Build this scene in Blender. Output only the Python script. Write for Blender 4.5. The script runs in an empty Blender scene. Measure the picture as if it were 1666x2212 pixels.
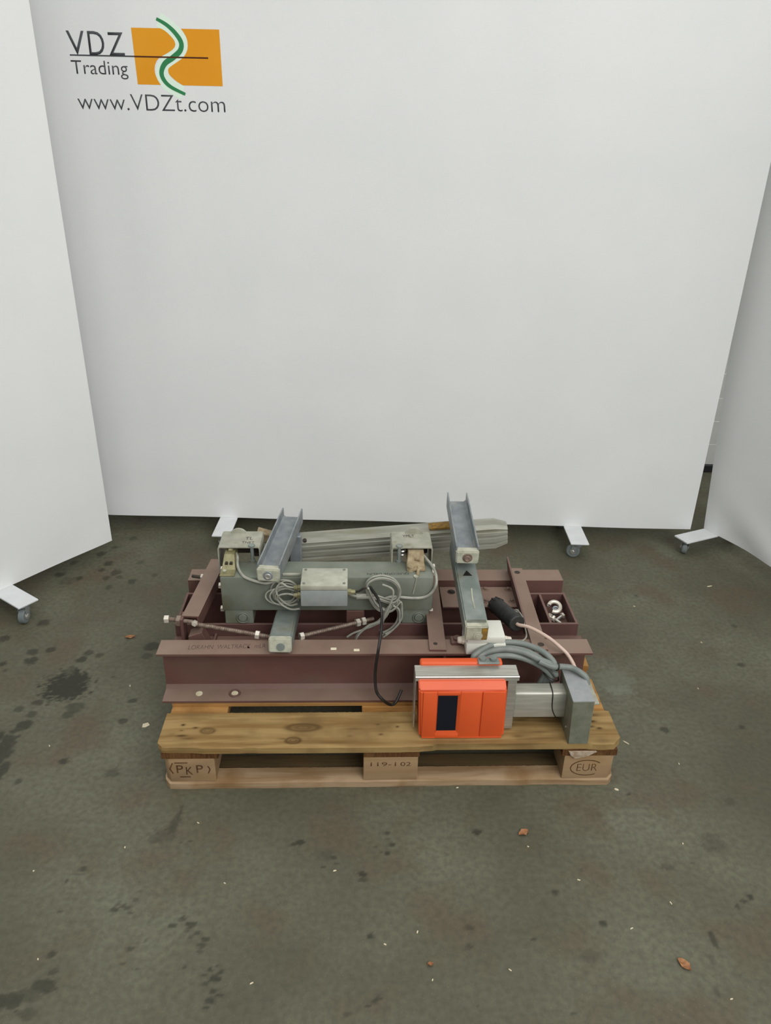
import bpy, bmesh, math, random
import numpy as np
from mathutils import Vector, Matrix
random.seed(7)
SC = bpy.context.scene
COL = SC.collection
# ------------------------------------------------------------------ camera
F, PITCH, ROLL, CAMH = 1664.0, math.radians(26.1), math.radians(1.30), 1.552
cam = bpy.data.cameras.new('camera'); cam_o = bpy.data.objects.new('camera', cam); COL.objects.link(cam_o)
cam.sensor_fit = 'HORIZONTAL'; cam.sensor_width = 36.0; cam.lens = F/1666*36.0
cam.clip_start = 0.05; cam.clip_end = 60
fw = Vector((0, math.cos(PITCH), -math.sin(PITCH))); r0 = Vector((1, 0, 0)); u0 = r0.cross(fw)
rr = math.cos(ROLL)*r0+math.sin(ROLL)*u0; uu = -math.sin(ROLL)*r0+math.cos(ROLL)*u0
cam_o.matrix_world = Matrix(((rr.x, uu.x, -fw.x, 0), (rr.y, uu.y, -fw.y, 0), (rr.z, uu.z, -fw.z, CAMH), (0, 0, 0, 1)))
SC.camera = cam_o
# ------------------------------------------------------------------ light
world = bpy.data.worlds.new('world'); SC.world = world; world.use_nodes = True
wb = world.node_tree.nodes['Background']; wb.inputs[0].default_value = (0.97, 0.99, 1.0, 1); wb.inputs[1].default_value = 0.33
def area(name, loc, target, sx, sy, power, color):
    l = bpy.data.lights.new(name, 'AREA'); l.shape = 'RECTANGLE'; l.size = sx; l.size_y = sy; l.energy = power; l.color = color
    o = bpy.data.objects.new(name, l); COL.objects.link(o); o.location = loc
    o.rotation_euler = (Vector(target)-Vector(loc)).to_track_quat('-Z', 'Y').to_euler(); return o
LAMP_A = area('hall_ceiling_lights', (3.0, -2.2, 5.4), (3.0, -2.2, 0), 10.0, 10.0, 505, (1.0, 0.99, 0.968))     # row of tubes over the bay
LAMP_B = area('hall_light_bank', (3.0, -4.0, 4.6), (0, 2.5, 0.6), 4.5, 2.5, 215, (1.0, 0.995, 0.98))   # far bank of tubes, front right
SC.view_settings.view_transform = 'Standard'; SC.view_settings.look = 'None'
SC.view_settings.exposure = 0.0; SC.view_settings.gamma = 1.0; SC.view_settings.use_curve_mapping = False

# ------------------------------------------------------------------ materials
def lin(c):
    return tuple(((v/255)/12.92 if v/255 <= 0.04045 else ((v/255+0.055)/1.055)**2.4) for v in c)+(1,)
def N(nt, t, **kw):
    n = nt.nodes.new(t)
    for k, v in kw.items(): setattr(n, k, v)
    return n
def mat(name, c1, c2=None, rough=0.6, metal=0.0, scale=20, bump=0.0, stretch=(1, 1, 1), c3=None, s3=4, t3=(0.55, 0.7), detail=4, spec=0.5, bscale=None, lo=0.35, hi=0.65):
    m = bpy.data.materials.new(name); m.use_nodes = True; nt = m.node_tree; b = nt.nodes['Principled BSDF']
    b.inputs['Roughness'].default_value = rough; b.inputs['Metallic'].default_value = metal
    b.inputs['Specular IOR Level'].default_value = spec
    b.inputs['Base Color'].default_value = lin(c1)
    if c2 is None and not bump: return m
    tc = N(nt, 'ShaderNodeTexCoord'); mp = N(nt, 'ShaderNodeMapping'); mp.inputs['Scale'].default_value = stretch
    nt.links.new(tc.outputs['Object'], mp.inputs['Vector'])
    if c2 is not None:
        no = N(nt, 'ShaderNodeTexNoise'); no.inputs['Scale'].default_value = scale; no.inputs['Detail'].default_value = detail
        nt.links.new(mp.outputs[0], no.inputs['Vector'])
        cr = N(nt, 'ShaderNodeValToRGB'); cr.color_ramp.elements[0].position = lo; cr.color_ramp.elements[1].position = hi
        cr.color_ramp.elements[0].color = lin(c1); cr.color_ramp.elements[1].color = lin(c2)
        nt.links.new(no.outputs['Fac'], cr.inputs[0]); out = cr.outputs[0]
        if c3 is not None:
            n3 = N(nt, 'ShaderNodeTexNoise'); n3.inputs['Scale'].default_value = s3; n3.inputs['Detail'].default_value = 5
            nt.links.new(mp.outputs[0], n3.inputs['Vector'])
            r3 = N(nt, 'ShaderNodeValToRGB'); r3.color_ramp.elements[0].position = t3[0]; r3.color_ramp.elements[1].position = t3[1]
            r3.color_ramp.elements[0].color = (0, 0, 0, 1); r3.color_ramp.elements[1].color = (1, 1, 1, 1)
            mx = N(nt, 'ShaderNodeMix', data_type='RGBA'); nt.links.new(n3.outputs['Fac'], r3.inputs[0]); nt.links.new(r3.outputs[0], mx.inputs[0])
            nt.links.new(out, mx.inputs[6]); mx.inputs[7].default_value = lin(c3); out = mx.outputs[2]
        nt.links.new(out, b.inputs['Base Color'])
    if bump:
        nb = N(nt, 'ShaderNodeTexNoise'); nb.inputs['Scale'].default_value = bscale or scale*4; nb.inputs['Detail'].default_value = 6
        nt.links.new(mp.outputs[0], nb.inputs['Vector'])
        bp = N(nt, 'ShaderNodeBump'); bp.inputs['Strength'].default_value = bump; bp.inputs['Distance'].default_value = 0.002
        nt.links.new(nb.outputs['Fac'], bp.inputs['Height']); nt.links.new(bp.outputs[0], b.inputs['Normal'])
    return m
M = {}
M['fabric'] = mat('white_fabric', (224, 226, 225), (228, 229, 228), 0.95, scale=3, bump=0.25, bscale=700, spec=0.1)
M['white_paint'] = mat('white_paint', (214, 217, 217), (205, 208, 208), 0.45, scale=15)
M['cladding'] = mat('cladding', (206, 207, 202), (214, 215, 210), 0.6, scale=6)
M['joint'] = mat('joint', (240, 240, 238), None, 0.6)
M['skirting'] = mat('skirting', (22, 25, 26), (30, 32, 33), 0.5, scale=10)
M['galv'] = mat('galvanised', (122, 129, 132), (144, 150, 152), 0.42, 0.25, scale=25, bump=0.15, c3=(150, 152, 148), s3=14)
M['galv_green'] = mat('galvanised_tube', (108, 117, 112), (134, 141, 135), 0.5, 0.15, scale=18, bump=0.1, c3=(120, 122, 108), s3=11)
M['cap'] = mat('whitish_cap', (178, 178, 160), (140, 142, 124), 0.7, scale=45, bump=0.5, lo=.45, hi=.7)
M['rust'] = mat('rust_stain', (158, 122, 44), (118, 92, 50), 0.85, scale=80)
M['greybox'] = mat('grey_green_enamel', (108, 114, 101), (124, 129, 117), 0.5, 0.1, scale=12, bump=0.1, c3=(104, 104, 84), s3=9)
M['bracket'] = mat('grey_cream_paint', (144, 144, 128), (164, 163, 148), 0.55, scale=30, bump=0.15, c3=(130, 125, 100), s3=22, t3=(.6, .75))
M['jbox'] = mat('cast_box', (138, 145, 144), (150, 155, 152), 0.5, 0.1, scale=35, bump=0.1)
M['jlid'] = mat('cast_lid', (158, 158, 142), (178, 178, 162), 0.55, 0.05, scale=35, bump=0.15)
M['brass'] = mat('brass_dull', (122, 118, 82), (148, 142, 108), 0.5, 0.3, scale=60)
M['tan'] = mat('dusty_tan', (136, 118, 88), (164, 150, 120), 0.8, scale=60, bump=0.4)
M['steel'] = mat('bright_steel', (205, 203, 196), None, 0.28, 0.75)
M['zinc'] = mat('zinc_bolt', (214, 206, 192), (196, 190, 176), 0.35, 0.4, scale=60)
M['rod'] = mat('rusty_rod', (140, 125, 112), (110, 92, 80), 0.5, 0.4, scale=90)
M['dark'] = mat('dark_metal', (50, 46, 42), (70, 60, 50), 0.6, 0.3, scale=50)
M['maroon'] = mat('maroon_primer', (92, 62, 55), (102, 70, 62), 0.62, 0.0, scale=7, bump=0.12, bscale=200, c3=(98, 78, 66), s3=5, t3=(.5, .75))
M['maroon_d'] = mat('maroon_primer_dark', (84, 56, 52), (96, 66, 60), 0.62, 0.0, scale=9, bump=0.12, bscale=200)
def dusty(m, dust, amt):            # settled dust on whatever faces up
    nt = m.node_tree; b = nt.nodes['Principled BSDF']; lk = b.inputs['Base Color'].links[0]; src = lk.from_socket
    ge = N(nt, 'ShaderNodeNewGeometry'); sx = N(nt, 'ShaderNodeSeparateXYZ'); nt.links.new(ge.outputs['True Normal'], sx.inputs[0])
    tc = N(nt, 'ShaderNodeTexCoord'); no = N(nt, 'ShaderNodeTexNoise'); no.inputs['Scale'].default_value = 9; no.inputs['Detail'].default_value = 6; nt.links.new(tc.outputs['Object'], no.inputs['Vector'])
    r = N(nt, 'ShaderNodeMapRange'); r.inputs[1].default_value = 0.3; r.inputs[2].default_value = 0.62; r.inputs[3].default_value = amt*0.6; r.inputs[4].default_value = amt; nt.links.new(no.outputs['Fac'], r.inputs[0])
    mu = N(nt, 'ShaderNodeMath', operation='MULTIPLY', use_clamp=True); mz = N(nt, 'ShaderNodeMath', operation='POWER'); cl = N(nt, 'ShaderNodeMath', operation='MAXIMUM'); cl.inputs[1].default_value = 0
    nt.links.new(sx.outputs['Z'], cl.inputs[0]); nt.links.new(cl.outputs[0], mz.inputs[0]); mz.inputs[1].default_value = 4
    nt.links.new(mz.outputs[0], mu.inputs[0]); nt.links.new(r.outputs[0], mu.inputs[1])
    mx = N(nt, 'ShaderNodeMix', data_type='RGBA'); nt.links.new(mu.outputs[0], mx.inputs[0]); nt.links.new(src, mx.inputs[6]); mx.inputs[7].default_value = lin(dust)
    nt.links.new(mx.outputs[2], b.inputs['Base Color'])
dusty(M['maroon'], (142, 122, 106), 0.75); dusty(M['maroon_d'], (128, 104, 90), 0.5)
M['maroon_bolt'] = mat('worn_maroon_bolt', (132, 112, 98), (110, 88, 78), 0.5, scale=80)
M['satin'] = mat('satin_steel', (164, 163, 150), (180, 179, 168), 0.36, 0.35, scale=10, stretch=(1, 12, 12))
M['wood'] = None
M['orange'] = mat('orange_shell', (212, 84, 38), (218, 90, 42), 0.42, scale=8)
M['orange_lid'] = mat('orange_door', (209, 81, 37), (214, 86, 40), 0.42, scale=8)
M['screen'] = mat('dark_window', (10, 14, 28), (14, 18, 32), 0.12, scale=8)
M['stainless'] = mat('stainless', (172, 170, 160), (196, 194, 184), 0.33, 0.65, scale=10, stretch=(1, 14, 14))
M['grey_paint'] = mat('grey_hammer_paint', (106, 109, 92), (120, 122, 106), 0.5, 0.1, scale=50, bump=0.25)
M['grey_top'] = mat('blue_grey_paint', (140, 144, 144), (150, 153, 153), 0.5, 0.1, scale=60, bump=0.2)
M['cable_grey'] = mat('grey_cable', (112, 119, 113), (124, 130, 124), 0.5, scale=30)
M['cable_thin'] = mat('thin_grey_cable', (160, 160, 148), (136, 136, 124), 0.5, scale=50)
M['cable_black'] = mat('black_cable', (24, 22, 20), (36, 33, 30), 0.4, scale=50)
M['cable_pink'] = mat('pinkish_cable', (204, 180, 164), (192, 168, 152), 0.5, scale=30)
M['rubber'] = mat('black_rubber', (32, 33, 31), (44, 45, 42), 0.6, scale=60, bump=0.3)
M['white_plastic'] = mat('white_plastic', (214, 214, 204), (206, 206, 194), 0.4, scale=15)
M['ivory'] = mat('ivory_plastic', (206, 196, 180), None, 0.45)
M['alu'] = mat('dirty_aluminium', (136, 137, 124), (158, 159, 147), 0.5, 0.2, scale=10, stretch=(.5, 3, 3), bump=0.15, c3=(128, 126, 104), s3=8)
M['ink'] = mat('dark_grey_print', (66, 68, 72), None, 0.8)
M['p_orange'] = mat('orange_print', (226, 156, 46), (222, 150, 42), 0.9, scale=5, spec=0.1)
M['p_green'] = mat('green_print', (58, 130, 84), None, 0.9, spec=0.1)
M['p_mint'] = mat('mint_print', (222, 240, 224), None, 0.9, spec=0.1)
M['p_brown'] = mat('brown_print', (84, 50, 34), None, 0.9, spec=0.1)
M['marker'] = mat('marker_ink', (44, 36, 36), None, 0.8)
M['marker_m'] = mat('faded_marker_ink', (74, 54, 52), (92, 68, 66), 0.8, scale=150)
M['brand'] = mat('burnt_mark', (66, 40, 20), (92, 62, 34), 0.9, scale=120)
M['leaf'] = mat('dry_leaf', (134, 88, 56), (166, 122, 82), 0.8, scale=60)
M['chip'] = mat('pale_wood_chip', (200, 188, 156), (222, 214, 188), 0.8, scale=60)
M['caster_grey'] = mat('grey_wheel', (104, 112, 112), (120, 127, 126), 0.5, scale=20)
M['plaster'] = mat('white_crust', (186, 176, 158), (150, 128, 104), 0.9, scale=60, bump=0.5)

def wood(name, c1, c2, c3, knots=True, along='x', sc=1.0):
    m = bpy.data.materials.new(name); m.use_nodes = True; nt = m.node_tree; b = nt.nodes['Principled BSDF']
    b.inputs['Roughness'].default_value = 0.75; b.inputs['Specular IOR Level'].default_value = 0.25
    tc = N(nt, 'ShaderNodeTexCoord'); mp = N(nt, 'ShaderNodeMapping')
    mp.inputs['Scale'].default_value = (1.2, 14, 14) if along == 'x' else ((14, 1.2, 14) if along == 'y' else (40, 40, 8))
    nt.links.new(tc.outputs['Object'], mp.inputs['Vector'])
    w = N(nt, 'ShaderNodeTexNoise'); w.inputs['Scale'].default_value = 3.0*sc; w.inputs['Detail'].default_value = 6; w.inputs['Distortion'].default_value = 0.6
    nt.links.new(mp.outputs[0], w.inputs['Vector'])
    cr = N(nt, 'ShaderNodeValToRGB'); e = cr.color_ramp.elements
    e[0].position = 0.36; e[0].color = lin(c2); e[1].position = 0.58; e[1].color = lin(c1)
    nt.links.new(w.outputs['Fac'], cr.inputs[0])
    n2 = N(nt, 'ShaderNodeTexNoise'); n2.inputs['Scale'].default_value = 9; n2.inputs['Detail'].default_value = 5
    nt.links.new(tc.outputs['Object'], n2.inputs['Vector'])
    r2 = N(nt, 'ShaderNodeValToRGB'); r2.color_ramp.elements[0].position = 0.48; r2.color_ramp.elements[1].position = 0.75
    mx = N(nt, 'ShaderNodeMix', data_type='RGBA'); nt.links.new(n2.outputs['Fac'], r2.inputs[0]); nt.links.new(r2.outputs[0], mx.inputs[0])
    nt.links.new(cr.outputs[0], mx.inputs[6]); mx.inputs[7].default_value = lin(c3); out = mx.outputs[2]
    if knots:
        at = N(nt, 'ShaderNodeAttribute', attribute_name='knot')
        m3 = N(nt, 'ShaderNodeMix', data_type='RGBA'); nt.links.new(at.outputs['Fac'], m3.inputs[0]); nt.links.new(out, m3.inputs[6])
        m3.inputs[7].default_value = lin((64, 42, 16)); out = m3.outputs[2]
    nt.links.new(out, b.inputs['Base Color'])
    bp = N(nt, 'ShaderNodeBump'); bp.inputs['Strength'].default_value = 0.35; bp.inputs['Distance'].default_value = 0.002
    nt.links.new(w.outputs['Fac'], bp.inputs['Height']); nt.links.new(bp.outputs[0], b.inputs['Normal'])
    return m
M['deck'] = wood('deck_wood', (156, 130, 84), (128, 100, 58), (118, 94, 58))
M['deck2'] = wood('deck_wood_warm', (172, 130, 76), (146, 102, 52), (126, 88, 46), knots=False)
M['block'] = wood('block_wood', (158, 132, 100), (146, 120, 88), (138, 110, 68), knots=False, sc=.5)
M['old_wood'] = wood('old_dirty_wood', (84, 70, 46), (66, 54, 34), (92, 68, 42), knots=False)
M['stringer'] = wood('end_grain', (96, 64, 34), (72, 44, 20), (120, 88, 52), knots=False, along='z', sc=2)
M['bottom'] = wood('bottom_wood', (166, 142, 112), (138, 112, 80), (128, 96, 58), knots=False)

# ------------------------------------------------------------------ mesh helpers
def BM(): return bmesh.new()
def box(bm, x0, x1, y0, y1, z0, z1, bev=0.0, seg=2):
    b2 = bmesh.new(); bmesh.ops.create_cube(b2, size=1)
    for v in b2.verts: v.co = Vector(((x0+x1)/2+v.co.x*(x1-x0), (y0+y1)/2+v.co.y*(y1-y0), (z0+z1)/2+v.co.z*(z1-z0)))
    if bev: bmesh.ops.bevel(b2, geom=b2.edges[:], offset=bev, segments=seg, affect='EDGES', profile=0.5)
    join(bm, b2)
def join(bm, b2, mtx=None):
    if mtx is not None: bmesh.ops.transform(b2, matrix=mtx, verts=b2.verts)
    me = bpy.data.meshes.new('tmp'); b2.to_mesh(me); b2.free(); bm.from_mesh(me); bpy.data.meshes.remove(me)
def hull6(bm, pts8):      # 8 corners: bottom 4 ccw then top 4
    vs = [bm.verts.new(p) for p in pts8]
    for f in ((3, 2, 1, 0), (4, 5, 6, 7), (0, 1, 5, 4), (1, 2, 6, 5), (2, 3, 7, 6), (3, 0, 4, 7)): bm.faces.new([vs[i] for i in f])
def zprism(bm, poly, z0, z1, bev=0.0):
    b2 = bmesh.new(); a = [b2.verts.new((p[0], p[1], z0)) for p in poly]; b = [b2.verts.new((p[0], p[1], z1)) for p in poly]
    n = len(poly); b2.faces.new(a[::-1]); b2.faces.new(b)
    for i in range(n): b2.faces.new((a[i], a[(i+1) % n], b[(i+1) % n], b[i]))
    if bev: bmesh.ops.bevel(b2, geom=[e for e in b2.edges], offset=bev, segments=1, affect='EDGES')
    bmesh.ops.recalc_face_normals(b2, faces=b2.faces); join(bm, b2)
def sweep(bm, poly, p0, p1, up=(0, 0, 1), bev=0.0, poly1=None):   # poly in (side, up) coordinates
    p0 = Vector(p0); p1 = Vector(p1); d = (p1-p0).normalized(); s = d.cross(Vector(up)).normalized(); u = s.cross(d)
    b2 = bmesh.new(); a = [b2.verts.new(p0+s*q[0]+u*q[1]) for q in poly]; b = [b2.verts.new(p1+s*q[0]+u*q[1]) for q in (poly1 or poly)]
    n = len(poly); b2.faces.new(a[::-1]); b2.faces.new(b)
    for i in range(n): b2.faces.new((a[i], a[(i+1) % n], b[(i+1) % n], b[i]))
    if bev: bmesh.ops.bevel(b2, geom=b2.edges[:], offset=bev, segments=2, affect='EDGES')
    bmesh.ops.recalc_face_normals(b2, faces=b2.faces); join(bm, b2)
def rect(w, h, z0=0): return [(-w/2, z0), (w/2, z0), (w/2, z0+h), (-w/2, z0+h)]
def cyl(bm, p0, p1, r, n=16, r1=None, bev=0.0):
    p0 = Vector(p0); p1 = Vector(p1); d = p1-p0; L = d.length; b2 = bmesh.new()
    bmesh.ops.create_cone(b2, cap_ends=True, segments=n, radius1=r, radius2=r if r1 is None else r1, depth=L)
    if bev: bmesh.ops.bevel(b2, geom=[e for e in b2.edges if abs(e.verts[0].co.z-e.verts[1].co.z) < 1e-6], offset=bev, segments=1, affect='EDGES')
    join(bm, b2, Matrix.Translation((p0+p1)/2) @ d.to_track_quat('Z', 'Y').to_matrix().to_4x4())
def ring(bm, c, axis, R, r, n=24, k=8, a0=0, a1=2*math.pi):
    q = Vector(axis).to_track_quat('Z', 'Y'); full = abs(a1-a0-2*math.pi) < 1e-6; rows = []
    m = n if full else n+1
    for i in range(m):
        a = a0+(a1-a0)*i/n; row = []
        for j in range(k):
            t = 2*math.pi*j/k; v = Vector(((R+r*math.cos(t))*math.cos(a), (R+r*math.cos(t))*math.sin(a), r*math.sin(t)))
            row.append(bm.verts.new(Vector(c)+q @ v))
        rows.append(row)
    for i in range(n if full else n):
        A = rows[i]; B = rows[(i+1) % m]
        for j in range(k): bm.faces.new((A[j], B[j], B[(j+1) % k], A[(j+1) % k]))
def smooth_path(pts, sub=6, closed=False):
    P = [Vector(p) for p in pts]; out = []; n = len(P)
    for i in range(n if closed else n-1):
        if closed: a, b, c, d = P[(i-1) % n], P[i], P[(i+1) % n], P[(i+2) % n]
        else: a, b, c, d = P[max(i-1, 0)], P[i], P[i+1], P[min(i+2, n-1)]
        for k in range(sub):
            t = k/sub; out.append(0.5*((2*b)+(c-a)*t+(2*a-5*b+4*c-d)*t*t+(3*b-a-3*c+d)*t*t*t))
    if not closed: out.append(P[-1])
    return out
def tube(bm, pts, r, k=8, sub=6, closed=False):
    P = smooth_path(pts, sub, closed); n = len(P); rows = []; nrm = None
    for i in range(n):
        t = ((P[(i+1) % n] if closed else P[min(i+1, n-1)])-(P[i-1] if (closed or i > 0) else P[0])).normalized()
        if nrm is None: nrm = t.orthogonal().normalized()
        nrm = (nrm-t*nrm.dot(t)).normalized(); b = t.cross(nrm)
        rows.append([bm.verts.new(P[i]+r*(math.cos(2*math.pi*j/k)*nrm+math.sin(2*math.pi*j/k)*b)) for j in range(k)])
    for i in range(n if closed else n-1):
        A = rows[i]; B = rows[(i+1) % n]
        if closed and i == n-1:
            off = min(range(k), key=lambda o: (A[0].co-B[o].co).length)
            B = B[off:]+B[:off]
        for j in range(k): bm.faces.new((A[j], A[(j+1) % k], B[(j+1) % k], B[j]))
    if not closed: bm.faces.new(rows[0][::-1]); bm.faces.new(rows[-1])

# ------------------------------------------------------------------ things and parts
P0 = Vector((-0.569, 1.488, 0.0)); YAW = math.radians(2.42)   # front left corner of the pallet
BASE = {}
def pworld(l): return P0+Matrix.Rotation(YAW, 3, 'Z') @ Vector(l)
def thing(name, label, cat, base, group=None):                  # base given in the pallet's own frame
    o = bpy.data.objects.new(name, None); COL.objects.link(o); o.empty_display_size = 0.05
    o.location = pworld(base); o.rotation_euler = (0, 0, YAW); o['label'] = label; o['category'] = cat
    if group: o['group'] = group
    BASE[o.name] = Vector(base); return o
def thing_w(name, label, cat, loc, rotz=0, group=None):
    o = bpy.data.objects.new(name, None); COL.objects.link(o); o.empty_display_size = 0.05
    o.location = loc; o.rotation_euler = (0, 0, rotz); o['label'] = label; o['category'] = cat
    if group: o['group'] = group
    BASE[o.name] = Vector((0, 0, 0)); return o
def part(name, bm, m, parent=None, label=None, smooth=True, ang=35):
    b = BASE[parent.name] if parent is not None else Vector((0, 0, 0))
    if b.length: bmesh.ops.translate(bm, verts=bm.verts, vec=-b)
    me = bpy.data.meshes.new(name); bm.to_mesh(me); bm.free()
    o = bpy.data.objects.new(name, me); COL.objects.link(o); me.materials.append(M[m] if isinstance(m, str) else m)
    if parent is not None: o.parent = parent; BASE[o.name] = b
    if label: o['label'] = label
    if smooth:
        me.shade_smooth()
        try: me.set_sharp_from_angle(angle=math.radians(ang))
        except Exception: pass
    return o
def single(name, bm, m, label, cat, base, group=None):          # a thing that is one mesh, in the pallet's frame
    bmesh.ops.translate(bm, verts=bm.verts, vec=-Vector(base))
    me = bpy.data.meshes.new(name); bm.to_mesh(me); bm.free(); me.shade_smooth(); me.set_sharp_from_angle(angle=math.radians(40))
    o = bpy.data.objects.new(name, me); COL.objects.link(o); me.materials.append(M[m])
    o.location = pworld(base); o.rotation_euler = (0, 0, YAW); o['label'] = label; o['category'] = cat
    if group: o['group'] = group
    return o
def structure(name, bm, m, label, cat=None):
    o = part(name, bm, m); o['kind'] = 'structure'; o['label'] = label; o['category'] = cat or name.split('_')[0]; BASE[o.name] = Vector((0, 0, 0)); return o
def text_mesh(txt, size=1.0, off=0.0):
    cu = bpy.data.curves.new('txt', 'FONT'); cu.body = txt; cu.size = size; cu.resolution_u = 4; cu.offset = off
    o = bpy.data.objects.new('txt', cu); COL.objects.link(o); bpy.context.view_layer.update()
    me = bpy.data.meshes.new_from_object(o.evaluated_get(bpy.context.evaluated_depsgraph_get()))
    bpy.data.objects.remove(o); bpy.data.curves.remove(cu)
    bm = bmesh.new(); bm.from_mesh(me); bpy.data.meshes.remove(me); return bm
def fit_text(txt, origin, ux, uy, w, h, off=0.0, th=0.0006):   # flat lettering filling w by h from origin
    bm = text_mesh(txt, off=off); xs = [v.co.x for v in bm.verts]; ys = [v.co.y for v in bm.verts]
    x0, x1, y0, y1 = min(xs), max(xs), min(ys), max(ys); ux = Vector(ux).normalized(); uy = Vector(uy).normalized(); n = ux.cross(uy)
    for v in bm.verts: v.co = Vector(origin)+ux*((v.co.x-x0)/(x1-x0)*w)+uy*((v.co.y-y0)/(y1-y0)*h)+n*0.0002
    r = bmesh.ops.extrude_face_region(bm, geom=bm.faces[:])
    bmesh.ops.translate(bm, verts=[g for g in r['geom'] if isinstance(g, bmesh.types.BMVert)], vec=n*th)
    return bm
def hexbolt(bm, c, axis, r=0.009, h=0.006, shaft=None):
    a = Vector(axis).normalized(); c = Vector(c); cyl(bm, c, c+a*h, r, 6)
    cyl(bm, c+a*h, c+a*(h+0.002), r*0.55, 12)
    if shaft: cyl(bm, c-a*shaft, c, r*0.55, 10)
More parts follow.
